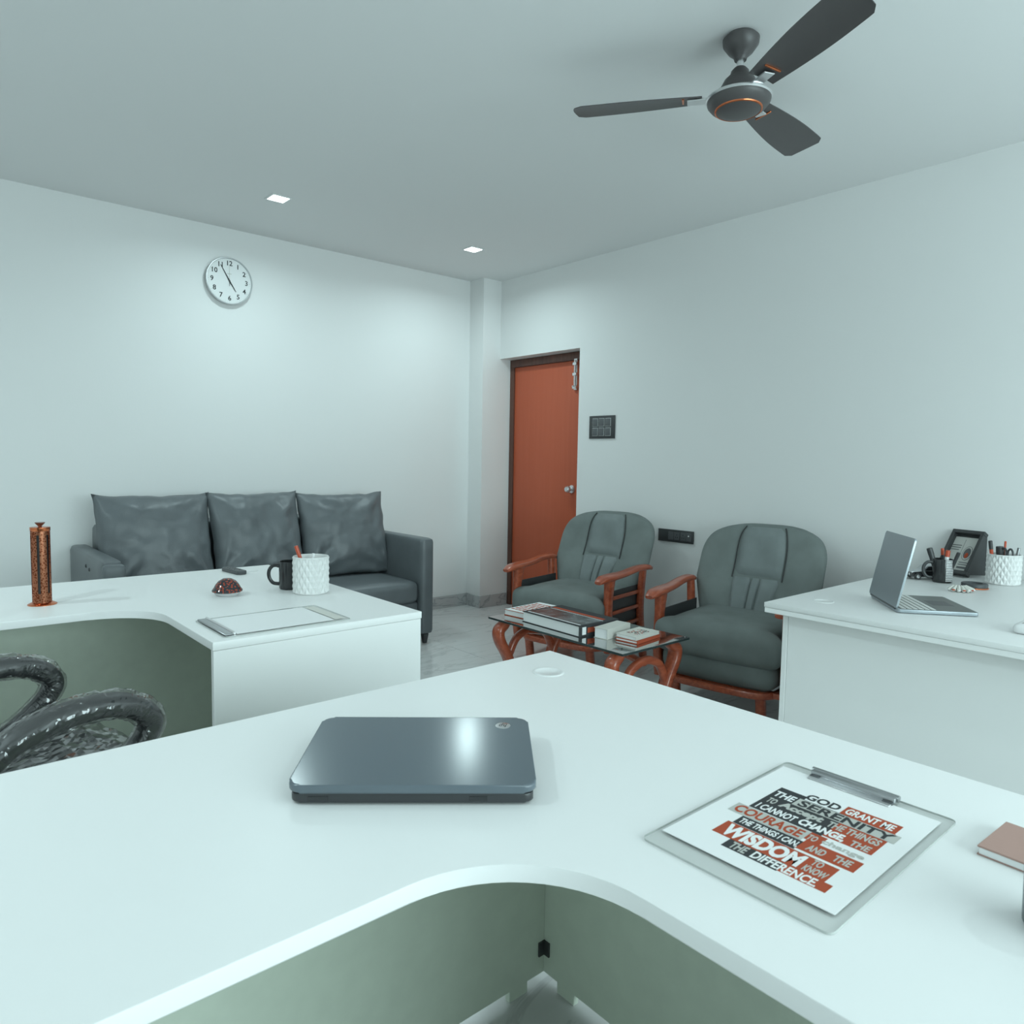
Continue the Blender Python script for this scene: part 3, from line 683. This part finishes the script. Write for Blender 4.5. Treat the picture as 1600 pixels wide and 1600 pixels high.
# closed laptop
t = thing('closed_laptop', 'closed dark slate laptop with a round silver logo', 'laptop', (0.655, 0.976, DZT), R(-38.9))
LW, LD = 0.372, 0.258
base = obj('base', prism(rrect(-LW/2+0.004, LW/2-0.004, -LD/2+0.004, LD/2-0.004, 0.014), 0.003, 0.017, 0.003, 2), LAPSIDE, t)
obj('gap', prism(rrect(-LW/2+0.007, LW/2-0.007, -LD/2+0.007, LD/2-0.007, 0.012), 0.0165, 0.0225), BLACK, t)
lid = obj('lid', prism(rrect(-LW/2, LW/2, -LD/2, LD/2, 0.020, 8), 0.019, 0.032, 0.004, 4), LAPM, t, (0, 0, 0.0045), (R(2.0), 0, 0), angle=60)
for x in (-0.13, 0.13):
    for y in (-0.10, 0.10): obj('rubber_foot', lathe([(0, 0), (0.009, 0), (0.009, 0.0032), (0, 0.0032)], 14), BLACK, t, (x, y, 0))
obj('port', box(-0.155, -0.125, -LD/2+0.0030, -LD/2+0.0044, 0.006, 0.013), BLACKG, base); obj('port', box(0.085, 0.112, -LD/2+0.0030, -LD/2+0.0044, 0.006, 0.013), BLACKG, base)
lg = obj('logo_disc', lathe([(0, 0.0327), (0.0128, 0.0327), (0.0135, 0.0322), (0.0135, 0.0318), (0, 0.0318)], 40), CHROME, lid, (0.140, 0.092, 0))
obj('logo_letters', fit_text('hp', 0.0150, 0.0165, shear=0.35), LAPSIDE, lg, (0, 0, 0.0329), (0, 0, PI))
# clipboard (local u right = world -y, v up = world +x)
def flat_thing(name, label, cat, loc, group=None): 
    t = thing(name, label, cat, loc, R(-90), group); return t
t = flat_thing('clipboard', 'clear acrylic clipboard holding the printed poster sheet', 'clipboard', (0.80, 0.59, DZT))
obj('board', prism(rrect(-0.008, 0.256, -0.034, 0.362, 0.010), 0.0, 0.0035, 0.0006, 1), ACRYL, t)
b = prism(rrect(-0.008, 0.256, -0.034, 0.362, 0.010), 0.0002, 0.0033); b.normal_update()
for f in [f for f in b.faces if abs(f.normal.z) > 0.9]: b.faces.remove(f)
xf(b, Matrix.Translation((0.124, 0.164, 0)) @ Matrix.Diagonal((1.0015, 1.001, 1, 1)) @ Matrix.Translation((-0.124, -0.164, 0)))
obj('board_rim', b, ACRYLE, t)
cl = obj('clip', box(0.046, 0.178, 0.338, 0.350, 0.0036, 0.0130, 0.002, 2), STEELD, t)
obj('clip_jaw', box(0.048, 0.176, 0.322, 0.340, 0.0050, 0.0064, 0.0005, 1), CHROME, cl)
obj('clip_roll', sweep([(0.044, 0.351, 0.0095), (0.180, 0.351, 0.0095)], 0.0055, 12), STEELD, cl)
for x in (0.055, 0.169): obj('clip_lug', box(x-0.008, x+0.008, 0.332, 0.352, 0.0036, 0.0075, 0.001, 1), DARKG, cl)
t = flat_thing('printed_sheet', 'white sheet with red and charcoal prayer lettering on the clipboard', 'poster', (0.80, 0.59, DZT+0.0037))
sh = obj('sheet', box(0.0, 0.243, 0.002, 0.336, 0, 0.0007), PAPER, t)
def blk(u0, u1, v0, v1, M_, z=0.0): obj('print_block', box(u0, u1, v0, v1, 0.0007+z, 0.0009+z), M_, sh)
def txt(s, u0, u1, v0, v1, M_, z=0.0, bold=0.0006): 
    obj('lettering', fit_text(s, u1-u0, v1-v0, extrude=0.00005, bold=bold), M_, sh, ((u0+u1)/2, (v0+v1)/2, 0.00100+z))
blk(0.039, 0.082, 0.161, 0.258, DARKP); blk(0.082, 0.150, 0.161, 0.246, DARKP); blk(0.150, 0.216, 0.164, 0.246, REDP)
txt('GOD', 0.080, 0.131, 0.250, 0.272, DARKP); blk(0.136, 0.214, 0.2465, 0.277, REDP); txt('GRANT ME', 0.140, 0.208, 0.251, 0.272, PAPER)
txt('THE', 0.042, 0.074, 0.222, 0.243, PAPER); blk(0.077, 0.224, 0.217, 0.244, GREYP, 0.0003); txt('SERENITY', 0.083, 0.219, 0.219, 0.242, DARKP, 0.0004)
txt('TO', 0.046, 0.060, 0.194, 0.213, GREYP); txt('Accept', 0.066, 0.132, 0.190, 0.215, GREYP, 0.0, 0.001); txt('THE THINGS', 0.140, 0.212, 0.193, 0.213, GREYP)
txt('I CANNOT', 0.045, 0.105, 0.166, 0.186, PAPER); txt('CHANGE,', 0.110, 0.176, 0.164, 0.188, PAPER, 0, 0.001); txt('THE', 0.184, 0.210, 0.167, 0.184, GREYP)
blk(0.1372, 0.160, 0.1362, 0.1605, REDP); blk(0.024, 0.137, 0.128, 0.159, GREYP, 0.0003); txt('COURAGE', 0.029, 0.132, 0.131, 0.156, REDP, 0.0004); txt('TO', 0.139, 0.152, 0.137, 0.154, GREYP)
txt('change', 0.158, 0.214, 0.139, 0.156, GREYP)
blk(0.050, 0.142, 0.099, 0.127, DARKP); blk(0.142, 0.219, 0.104, 0.136, REDP); txt('THE THINGS I CAN,', 0.054, 0.142, 0.103, 0.122, PAPER); txt('AND', 0.152, 0.176, 0.110, 0.128, GREYP); txt('THE', 0.187, 0.210, 0.111, 0.129, GREYP)
blk(0.044, 0.205, 0.056, 0.098, REDP); txt('WISDOM', 0.052, 0.166, 0.059, 0.095, PAPER, 0, 0.001); txt('TO', 0.174, 0.188, 0.080, 0.097, GREYP); txt('KNOW', 0.172, 0.202, 0.060, 0.077, GREYP)
blk(0.074, 0.154, 0.032, 0.056, DARKP); blk(0.154, 0.216, 0.034, 0.0558, REDP); txt('THE', 0.082, 0.106, 0.035, 0.054, GREYP); txt('DIFFERENCE.', 0.114, 0.202, 0.035, 0.055, PAPER)
# notepad and cup at the right edge
t = thing('notepad', 'small pinkish-brown notepad at the right edge of the foreground desk', 'notepad', (1.137, 0.219, DZT), R(-3))
obj('page_block', box(-0.052, 0.052, -0.064, 0.064, 0.0015, 0.0105, 0.0005, 1), PAPER, t)
obj('cover', box(-0.053, 0.053, -0.066, 0.066, 0.0105, 0.0130, 0.0006, 1), NOTE, t); obj('cover', box(-0.053, 0.053, -0.066, 0.066, 0.0, 0.0015, 0.0004, 1), NOTE, t)
o = obj('tumbler', lathe([(0, 0.0), (0.036, 0.0), (0.038, 0.003), (0.040, 0.12), (0.0385, 0.12), (0.0365, 0.006), (0, 0.006)], 36), CANM, None, (0.9795, 0.1713, DZT))
tag(o, 'dark slate tumbler just cut off by the right edge of the picture', 'cup')

# ================================================================== LEFT DESK THINGS
t = thing('incense_holder', 'tall perforated copper cylinder holder on a round base', 'holder', (0.382, 2.852, DZT))
obj('base_plate', lathe([(0, 0), (0.043, 0), (0.043, 0.002), (0.031, 0.008), (0, 0.008)], 32), COPPER, t)
bm = bmesh.new(); n_, nz = 48, 40; rc = 0.0285; z0, z1 = 0.008, 0.262; V = {}
slots = (8, 19, 31, 42)
for j in range(nz+1):
    for i in range(n_): V[i, j] = bm.verts.new((rc*math.cos(2*PI*i/n_), rc*math.sin(2*PI*i/n_), z0+(z1-z0)*j/nz))
for j in range(nz):
    for i in range(n_):
        if 5 <= j <= 35 and i % 8 in (0, 1): continue      # long vertical slots
        bm.faces.new((V[i, j], V[(i+1) % n_, j], V[(i+1) % n_, j+1], V[i, j+1]))
bmesh.ops.solidify(bm, geom=bm.faces[:], thickness=0.0012)
obj('tube', bm, PERF, t)
obj('inner_liner', lathe([(0, 0.009), (0.0240, 0.009), (0.0240, 0.255), (0, 0.255)], 32), BLACK, t)
obj('rim', lathe([(0.0290, 0.250), (0.0296, 0.251), (0.0296, 0.262), (0, 0.2635), (0, 0.2595), (0.0285, 0.2585)], 32), COPPER, t)
obj('finial', lathe([(0, 0.263), (0.005, 0.263), (0.006, 0.266), (0.015, 0.276), (0.015, 0.278), (0, 0.278)], 24), DARKWOOD, t)
t = thing('paperweight', 'speckled glass dome paperweight on the left desk', 'paperweight', (0.93, 2.656, DZT), R(20))
obj('foot', lathe([(0, 0), (0.036, 0), (0.044, 0.008), (0.050, 0.016), (0, 0.016)], 32), mat('clear_white_glass', (0.6, 0.6, 0.6), 0.1), t)
bm = lathe([(0.046, 0.012), (0.053, 0.015), (0.0535, 0.019), (0.047, 0.028), (0.040, 0.041), (0.030, 0.053), (0.016, 0.061), (0, 0.063), ], 40)
obj('dome', bm, SHELLM, t)
def remote():
    t = thing('remote_control', 'slim dark remote control near the far corner of the left desk', 'remote', (1.133, 3.150, DZT), R(-84))
    obj('body', prism(rrect(-0.080, 0.080, -0.021, 0.021, 0.010), 0, 0.016, 0.004, 3), DARKG, t)
    for i in range(6):
        for j in range(3): obj('button', lathe([(0, 0.0022), (0.0038, 0.0020), (0.0042, 0), (0, 0)], 10), SWG, t, (-0.060+i*0.022, -0.012+j*0.012, 0.0158))
remote()
def mug(name, label, cat, loc, rz, r_, h_, M_, hM=None, handle=True):
    t = thing(name, label, cat, loc, rz)
    obj('body', lathe([(0, 0), (r_*0.9, 0), (r_*0.97, 0.004), (r_, 0.012), (r_, h_-0.002), (r_*0.985, h_), (r_*0.93, h_-0.002), (r_*0.92, 0.012), (r_*0.85, 0.007), (0, 0.007)], 40), M_, t)
    if handle:
        p = smooth_path([(r_*0.97, 0, h_*0.84), (r_+0.022, 0, h_*0.83), (r_+0.036, 0, h_*0.66), (r_+0.036, 0, h_*0.42), (r_+0.022, 0, h_*0.22), (r_*0.97, 0, h_*0.18)], 6)
        obj('handle', sweep(p, (0.007, 0.0045), 10, up=(0, 1, 0)), hM or M_, t)
    return t
mug('coffee_mug', 'plain black mug half hidden behind the white pen pot', 'mug', (1.168, 2.650, DZT), R(150), 0.041, 0.108, BLACKG)
def facet_pot(label, loc, r_, h_, rz=0.0, ell=1.0):
    t = thing('pen_pot', label, 'pen holder', loc, rz, 'white faceted pen pots')
    bm = bmesh.new(); n_, nz = 36, 6; V = {}
    zb = 0.006
    for j in range(nz+1):
        for i in range(n_):
            a = 2*PI*i/n_; rr = r_*(1.03 if (i+j) % 2 else 0.955)
            V[i, j] = bm.verts.new((ell*rr*math.cos(a), rr*math.sin(a), zb+(h_-zb)*j/nz))
    for j in range(nz+1):
        for i in range(n_):
            if (i+j) % 2 == 0: continue                      # diamond pyramids round each raised point
            r1, l1 = V[(i+1) % n_, j], V[(i-1) % n_, j]
            if j < nz: bm.faces.new((V[i, j], r1, V[i, j+1])); bm.faces.new((V[i, j], V[i, j+1], l1))
            if j > 0: bm.faces.new((V[i, j], V[i, j-1], r1)); bm.faces.new((V[i, j], l1, V[i, j-1]))
    obj('faceted_wall', bm, PLANTER, t, smooth=False)
    L_ = lathe([(0, 0), (r_*0.93, 0), (r_*0.97, 0.003), (r_*0.96, 0.008), (0, 0.008)], 36); xf(L_, Matrix.Diagonal((ell, 1, 1, 1))); obj('bottom', L_, PLANTER, t)
    L_ = lathe([(r_*0.90, 0.01), (r_*0.90, h_), (r_*0.93, h_+0.003), (r_*0.985, h_+0.003), (r_*1.0, h_), (r_*0.97, h_-0.006)], 36); xf(L_, Matrix.Diagonal((ell, 1, 1, 1))); obj('rim', L_, PLANTER, t)
    return t
facet_pot('white faceted pen pot with a single red pen on the left desk', (1.197, 2.528, DZT), 0.066, 0.136)
def stick(name, label, cat, base, tip, r_, M_, tipM=None, group=None, flat=False, tl=0.2):
    t = thing(name, label, cat, base, 0, group); v = Vector(tip)-Vector(base); L_ = v.length; m_ = rot_to(v)
    if flat: obj('body', xf(box(-r_*1.7, r_*1.7, -r_*0.7, r_*0.7, 0, L_*(1-tl), 0.0012, 1), m_), M_, t)
    else: obj('body', xf(lathe([(0, 0), (r_*0.4, 0), (r_, L_*0.06), (r_, L_*(1-tl)), (0, L_*(1-tl))], 12), m_), M_, t)
    if flat: obj('cap', xf(box(-r_*1.75, r_*1.75, -r_*0.75, r_*0.75, L_*(1-tl)-0.001, L_, 0.0015, 1), m_), tipM or M_, t)
    else: obj('cap', xf(lathe([(0, L_*(1-tl)-0.002), (r_*1.08, L_*(1-tl)-0.002), (r_*1.08, L_-0.002), (r_*0.7, L_), (0, L_)], 12), m_), tipM or M_, t)
    return t
stick('pen', 'thick red marker leaning in the left white pen pot', 'pen', (1.196, 2.52, DZT+0.0085), (1.150, 2.555, DZT+0.178), 0.0068, REDPL, REDPL, flat=False)
stick('pen', 'clear white-tipped pen low inside the left white pen pot', 'pen', (1.180, 2.53, DZT+0.0085), (1.215, 2.540, DZT+0.146), 0.0062, WHITEP, WHITEP)
# clear clipboard with blank sheet on the left desk
t = thing('clipboard', 'clear clipboard with a blank sheet on the left desk', 'clipboard', (0.70, 2.03, DZT))
obj('board', prism(rrect(0.002, 0.398, 0.0, 0.262, 0.014), 0, 0.0035, 0.0006, 1), ACRYL, t)
b = prism(rrect(0.0018, 0.3982, -0.0003, 0.2623, 0.014), 0.0002, 0.0033); b.normal_update()
for f in [f for f in b.faces if abs(f.normal.z) > 0.9]: b.faces.remove(f)
obj('board_rim', b, ACRYLE, t)
cl = obj('clip', box(0.006, 0.034, 0.012, 0.25, 0.0036, 0.0085, 0.0015, 1), STEELD, t)
obj('clip_roll', sweep([(0.034, 0.012, 0.0085), (0.034, 0.25, 0.0085)], 0.0042, 10), CHROME, cl)
o = obj('blank_sheet', box(0.742, 1.045, 2.045, 2.277, DZT+0.0037, DZT+0.0046), PAPER, None); tag(o, 'blank white sheet lying on the left clear clipboard', 'paper')
o2 = obj('card', box(1.052, 1.085, 2.05, 2.27, DZT+0.0037, DZT+0.0043), CREAM, None); tag(o2, 'narrow cream card strip at the right end of the left clipboard', 'paper')

# ================================================================== RIGHT DESK THINGS
# open laptop: hinge from A to B, base towards n
t = thing('open_laptop', 'open silver laptop seen from behind its lid', 'laptop', (2.785, 1.088, DZT), 0)
hd = Vector((0.780, 0.626, 0)); nn = Vector((0.626, -0.780, 0))
t.rotation_euler = (0, 0, math.atan2(nn.y, nn.x)+PI/2)     # local -y = towards the user, local x along hinge
HWL = 0.153; DP = 0.262
bs = obj('base', prism(rrect(-HWL, HWL, -DP, 0.0, 0.010), 0.002, 0.014, 0.002, 2), LAPSILV, t)
obj('palm_rest', box(-HWL+0.004, HWL-0.004, -DP+0.004, -0.135, 0.0139, 0.0145), PALM, bs)
kd = obj('keyboard_deck', box(-HWL+0.004, HWL-0.004, -0.133, -0.012, 0.0139, 0.0144), PALM, bs)
km = finish(box(-0.0082, 0.0082, -0.0082, 0.0082, 0, 0.0018, 0.0008, 1)); km.materials.append(KEYM)
for i in range(15):
    for j in range(6): obj('key', km, KEYM, kd, (-0.133+i*0.019, -0.024-j*0.0195, 0.0144))
obj('touchpad', box(-0.045, 0.045, -0.225, -0.155, 0.0144, 0.0149), DARKG, bs)
for x in (-0.12, 0.12):
    for y in (-0.03, -0.235): obj('rubber_foot', lathe([(0, 0), (0.008, 0), (0.008, 0.0022), (0, 0.0022)], 12), BLACK, t, (x, y, 0))
obj('hinge', sweep([(-HWL+0.02, 0.002, 0.015), (HWL-0.02, 0.002, 0.015)], 0.0055, 12), DARKG, t)
tilt = math.atan2(0.05, 0.245)
# lid leans towards the user side by the measured amount
LIDH = 0.252
lidM = Matrix.Translation((0, 0.003, 0.0165)) @ Matrix.Rotation(tilt, 4, 'X')
lb = xf(prism(rrect(-HWL, HWL, 0, LIDH, 0.010), -0.0035, 0.0035, 0.001, 2), lidM @ Matrix.Rotation(R(90), 4, 'X'))
lid = obj('lid', lb, LAPSILV, t)
obj('screen', xf(box(-HWL+0.006, HWL-0.006, 0.012, LIDH-0.008, 0.0033, 0.0040), lidM @ Matrix.Rotation(R(90), 4, 'X')), BLACKG, lid)
# toy car
t = thing('toy_car', 'small black and silver model car behind the open laptop', 'toy', (3.595, 1.225, DZT), R(139))
K = 1.45
def car_profile(yw, pts): return prism([(x*K, y*K) for x, y in pts], -yw*K, yw*K, 0.002, 2)
MZ = Matrix.Rotation(R(90), 4, 'X'); CARS = mat('car_silver', (0.50, 0.51, 0.52), 0.3, metal=0.3)
obj('body', xf(car_profile(0.024, [(-0.060, 0.008), (0.060, 0.008), (0.062, 0.018), (0.056, 0.023), (0.022, 0.026), (-0.050, 0.027), (-0.061, 0.022)]), MZ), BLACKG, t)
cb = obj('cabin', xf(car_profile(0.020, [(-0.050, 0.0265), (0.026, 0.0255), (0.006, 0.043), (-0.026, 0.044)]), MZ), CARS, t)
for s_ in (-1, 1): obj('side_window', xf(car_profile(0.0004, [(-0.040, 0.0290), (0.016, 0.0285), (0.004, 0.0400), (-0.024, 0.0410)]), Matrix.Translation((0, s_*0.0203*K, 0)) @ MZ), BLACKG, cb)
obj('hood', xf(car_profile(0.0235, [(0.018, 0.0258), (0.058, 0.0210), (0.060, 0.0235), (0.050, 0.0270), (0.020, 0.0295)]), MZ), CARS, t)
for y in (-0.016, 0.016): obj('headlight', lathe([(0, 0.002), (0.005, 0.0012), (0.006, 0)], 12), WHITEP, t, (0.0612*K, y*K, 0.0165*K), (0, R(90), 0))
for x in (-0.038, 0.038):
    for s_ in (-1, 1):
        wh = obj('wheel', lathe([(0, -0.006), (0.0125, -0.006), (0.0152, -0.003), (0.0152, 0.004), (0.012, 0.006), (0, 0.006)], 18), BLACK, t, (x*K, s_*0.023*K, 0.0152), (R(90), 0, 0))
        obj('hubcap', lathe([(0, 0.0008), (0.0085, 0.0006), (0.0085, -0.0006), (0, -0.0008)], 14), CHROME, wh, (0, 0, -0.0062*s_))
# patterned mug with markers
PC = (3.548, 1.142, DZT)
t = mug('patterned_mug', 'black and white patterned mug full of markers', 'mug', PC, R(125), 0.040, 0.105, BLACKG, BLACK)
bm = bmesh.new(); pv = []
for k in range(25):
    a = R(92+110*k/24); pv.append([bm.verts.new((rr*math.cos(a), rr*math.sin(a), z)) for rr, z in ((0.0402, 0.006), (0.0408, 0.007), (0.0408, 0.101), (0.0402, 0.102))])
for A, B in zip(pv, pv[1:]):
    for q in range(3): bm.faces.new((A[q], B[q], B[q+1], A[q+1]))
obj('printed_panel', bm, ZEBRA, t)
for (dx, dy, tx, ty, hgt, M_, cM, r_, lab) in (
    (-0.005, 0.010, -0.022, 0.052, 0.150, BLACK, BLACK, 0.0115, 'thick black marker leaning left in the patterned mug'),
    (0.012, 0.000, 0.020, 0.012, 0.150, DARKG, REDPL, 0.0065, 'grey pen with a red end in the patterned mug'),
    (-0.012, -0.010, 0.000, -0.018, 0.145, WHITEP, REDPL, 0.0090, 'white pen with a round red top in the patterned mug'),
    (0.008, -0.014, -0.004, -0.062, 0.140, BLACK, BLACK, 0.0075, 'black pen leaning right in the patterned mug')):
    stick('marker', lab, 'pen', (PC[0]+dx, PC[1]+dy, DZT+0.008), (PC[0]+tx, PC[1]+ty, DZT+hgt), r_, M_, cM, 'markers in the patterned mug')
# picture frame leaning back
t = thing('picture_frame', 'black box frame with a printed emblem leaning by the wall', 'picture frame', (3.793, 1.184, DZT+0.010), R(-90))
t.rotation_euler = (R(-32), 0, R(-107))
FW, FH, FD = 0.078, 0.232, 0.030
for a in ((-FW, FW, 0, 0.018), (-FW, FW, FH-0.018, FH), (-FW, -FW+0.016, 0.018, FH-0.018), (FW-0.016, FW, 0.018, FH-0.018)):
    obj('frame_bar', box(a[0], a[1], -FD/2, FD/2, a[2], a[3], 0.0015, 1), BLACK, t)
obj('back_board', box(-FW+0.001, FW-0.001, FD/2-0.006, FD/2+0.001, 0.001, FH-0.001), BLACK, t)
sh = obj('sheet', box(-FW+0.017, FW-0.017, FD/2-0.008, FD/2-0.0062, 0.019, FH-0.030), GREYP, t)
em = obj('emblem', lathe([(0, 0.0012), (0.030, 0.0012), (0.030, 0), (0, 0)], 32), SWG, sh, (0.026, FD/2-0.008, 0.118), (R(90), 0, 0))
em.scale = (0.75, 1.25, 1)
obj('emblem_ring', lathe([(0.022, 0.0016), (0.026, 0.0018), (0.028, 0.0012)], 32), GREYP, em)
obj('emblem_centre', lathe([(0, 0.002), (0.011, 0.0018), (0.012, 0.001)], 20), REDP, em, (0, -0.009, 0))
for k, (x0, x1, z) in enumerate(((-0.062, -0.015, 0.155), (-0.062, -0.015, 0.143), (-0.062, -0.02, 0.131), (0.005, 0.05, 0.066), (0.005, 0.05, 0.055), (0.005, 0.05, 0.036))):
    obj('print_line', box(x0, x1, FD/2-0.0086, FD/2-0.0079, z, z+(0.010 if k == 5 else 0.004)), SWG, sh)
obj('print_line', box(-0.007, -0.006, FD/2-0.0086, FD/2-0.0079, 0.02, FH-0.042), SWG, sh)
wd = prism([(FD/2, 0.012), (FD/2, FH-0.004), (FD/2+0.105, 0.068)], FW-0.012, FW-0.004)
obj('easel_side', xf(wd, Matrix(((0, 0, 1, 0), (1, 0, 0, 0), (0, 1, 0, 0), (0, 0, 0, 1)))), BLACK, t, smooth=False)
# right pen pot and its contents
PP = (3.733, 0.958, DZT)
facet_pot('white faceted pen pot crammed with stationery on the right desk', PP, 0.064, 0.130, R(-40), 1.05)
for (dx, dy, tx, ty, hgt, M_, cM, r_, lab) in (
    (-0.010, 0.030, -0.030, 0.050, 0.190, REDPL, BLACK, 0.0075, 'red pen with a black cap in the right pen pot'),
    (0.010, 0.012, 0.012, 0.024, 0.165, BLACK, BLACK, 0.014, 'stout black marker in the right pen pot'),
    (0.000, 0.000, 0.024, 0.006, 0.188, DARKWOOD, REDPL, 0.0042, 'slim brown pencil in the right pen pot'),
    (0.010, -0.030, 0.018, -0.048, 0.165, WHITEP, STEELD, 0.006, 'white pen near the right rim of the right pen pot')):
    stick('pen', lab, 'pen', (PP[0]+dx, PP[1]+dy, DZT+0.0085), (PP[0]+tx, PP[1]+ty, DZT+hgt), r_, M_, cM, 'stationery in the right pen pot')
t = thing('scissors', 'scissors with round grey handles upright in the right pen pot', 'scissors', (PP[0]-0.01, PP[1]-0.012, DZT+0.009), R(-130))
obj('blades', box(-0.008, 0.008, -0.0015, 0.0015, 0, 0.11, 0.0005, 1), CHROME, t)
for s in (-1, 1):
    obj('handle', sweep([(s*0.017+0.016*math.cos(a), 0.002*s, 0.128+0.022*math.sin(a)) for a in [2*PI*k/20 for k in range(20)]], 0.0042, 8, up=(0, 1, 0), closed=True), DARKG, t)
# tape rolls
t = thing('tape_roll', 'flat dark tape roll with a copper edge lying by the white pen pot', 'tape', (3.500, 1.000, DZT))
obj('roll', lathe([(0.032, 0.004), (0.048, 0.004), (0.050, 0.006), (0.050, 0.019), (0.048, 0.021), (0.032, 0.021), (0.032, 0.004)], 40), DARKG, t)
obj('backing_ring', lathe([(0.030, 0), (0.052, 0), (0.053, 0.002), (0.052, 0.004), (0.030, 0.004), (0.030, 0)], 40), COPPER, t)
# striped candy-like ornament: fan of white strips with red tips
t = thing('shell_ornament', 'small white scalloped ornament with red edge beside the tape roll', 'ornament', (3.365, 1.020, DZT), R(-140))
for k in range(7):
    a = R(-60+20*k); L_ = 0.055
    obj('rib', sweep([(0, 0, 0.010), (0.5*L_*math.cos(a), 0.5*L_*math.sin(a), 0.020), (L_*math.cos(a), L_*math.sin(a), 0.008)], [(0.003, 0.004), (0.007, 0.007), (0.0075, 0.0075)], 10), CREAM, t)
    obj('rib_tip', xf(lathe([(0, 0), (0.0058, 0.0003), (0.0064, 0.004), (0, 0.006)], 10), Matrix.Translation((L_*math.cos(a), L_*math.sin(a), 0.0068))), REDPL if k % 2 else WHITEP, t)
obj('root', lathe([(0, 0), (0.010, 0), (0.012, 0.010), (0.006, 0.018), (0, 0.018)], 14), CREAM, t)
# white rounded gadget at the right edge
t = thing('desk_phone', 'white rounded gadget with buttons at the right edge of the right desk', 'gadget', (2.705, 0.590, DZT), R(-90))
obj('body', soft_box(-0.055, 0.055, -0.065, 0.065, 0.0, 0.032, 0.014, 0.0, 8), WHITEP, t, angle=180)
pn = obj('button_panel', box(-0.035, 0.045, -0.045, 0.050, 0.0315, 0.0330, 0.0005, 1), GREYP, t)
for i in range(3):
    for j in range(4): obj('button', lathe([(0, 0.003), (0.006, 0.0028), (0.007, 0), (0, 0)], 12), WHITEP, pn, (-0.022+0.027*i, -0.032+0.024*j, 0.0329))

# ================================================================== OFFICE CHAIR (wrapped in packing film)
psi = R(15)
t = thing('office_chair', 'black office chair still wrapped in clear packing film', 'office chair', (0.46, 1.85, 0), psi)
# local: x forward (0 = arm fronts), y across: 0 = near arm, 0.5 = far arm
for y in (0.0, 0.5):
    loop = smooth_path([(-0.36, y, 0.60), (-0.30, y, 0.655), (-0.20, y, 0.688), (-0.10, y, 0.688), (-0.035, y, 0.665), (0.0, y, 0.625), (-0.015, y, 0.585), (-0.06, y, 0.545), (-0.12, y, 0.505), (-0.20, y, 0.47), (-0.28, y, 0.45)], 6)
    n = len(loop)
    am = obj('arm', sweep(loop, lerp_list([(0.022, 0.020), (0.032, 0.024), (0.038, 0.026), (0.038, 0.027), (0.034, 0.028), (0.030, 0.027), (0.027, 0.024), (0.025, 0.022), (0.024, 0.022), (0.024, 0.022), (0.024, 0.022)], n), 14, up=(0, 1, 0), sq=2.4) if False else
             sweep(loop, lerp_list([(0.020, 0.022), (0.024, 0.032), (0.026, 0.038), (0.027, 0.038), (0.028, 0.034), (0.027, 0.030), (0.024, 0.027), (0.022, 0.025), (0.022, 0.024), (0.022, 0.024), (0.022, 0.024)], n), 14, up=(0, 1, 0), sq=2.4), BLACK, t)
    loop2 = smooth_path([tuple(q) for q in loop], 3); n2 = len(loop2)
    fl = sweep(loop2, lerp_list([(0.026, 0.028), (0.030, 0.040), (0.032, 0.046), (0.033, 0.046), (0.034, 0.042), (0.033, 0.038), (0.030, 0.034), (0.028, 0.031), (0.028, 0.030), (0.028, 0.030), (0.028, 0.030)], n2), 36, up=(0, 1, 0), sq=2.2)
    for v in fl.verts:
        d_ = noise.noise(Vector((v.co.x*24, v.co.y*40, v.co.z*24)))*0.004 + abs(noise.noise(Vector((v.co.x*45+v.co.z*30, v.co.y*60, v.co.z*45))))*0.006 + random.uniform(-0.0006, 0.0006)
        v.co += Vector((d_, d_*0.7, d_))
    obj('film_wrap', fl, FILM, am, smooth=False)
obj('seat', soft_box(-0.46, 0.06, 0.02, 0.48, 0.40, 0.50, 0.04, 0.02, 10), BLACK, t, angle=180)
sf = soft_box(-0.47, 0.07, 0.01, 0.49, 0.395, 0.515, 0.045, 0.022, 46, 0.0, 1)
for v in sf.verts:
    d_ = noise.noise(Vector((v.co.x*18, v.co.y*18, v.co.z*18)))*0.008+abs(noise.noise(Vector((v.co.x*40, v.co.y*25, 2.0))))*0.012; v.co.z += d_+0.003
obj('film_wrap', sf, FILM, t, smooth=False)
obj('backrest', xf(soft_box(-0.05, 0.05, -0.23, 0.23, 0.0, 0.52, 0.045, 0.0, 8), Matrix.Translation((-0.47, 0.25, 0.50)) @ Matrix.Rotation(R(-12), 4, 'Y')), BLACK, t, angle=180)
obj('gas_column', lathe([(0, 0.10), (0.028, 0.10), (0.028, 0.28), (0.018, 0.28), (0.018, 0.40), (0, 0.40)], 20), STEELD, t, (-0.2, 0.25, 0))
for k in range(5):
    a = 2*PI*k/5+0.3
    sp = obj('base_spoke', sweep([(-0.2, 0.25, 0.115), (-0.2+0.15*math.cos(a), 0.25+0.15*math.sin(a), 0.10), (-0.2+0.27*math.cos(a), 0.25+0.27*math.sin(a), 0.075)], [(0.024, 0.018), (0.020, 0.014), (0.014, 0.010)], 10), BLACK, t)
    obj('caster', xf(lathe([(0, -0.022), (0.022, -0.022), (0.027, -0.016), (0.027, 0.016), (0.022, 0.022), (0, 0.022)], 18), Matrix.Translation((-0.2+0.27*math.cos(a), 0.25+0.27*math.sin(a), 0.027)) @ Matrix.Rotation(a, 4, 'Z') @ Matrix.Rotation(R(90), 4, 'X')), BLACK, sp)
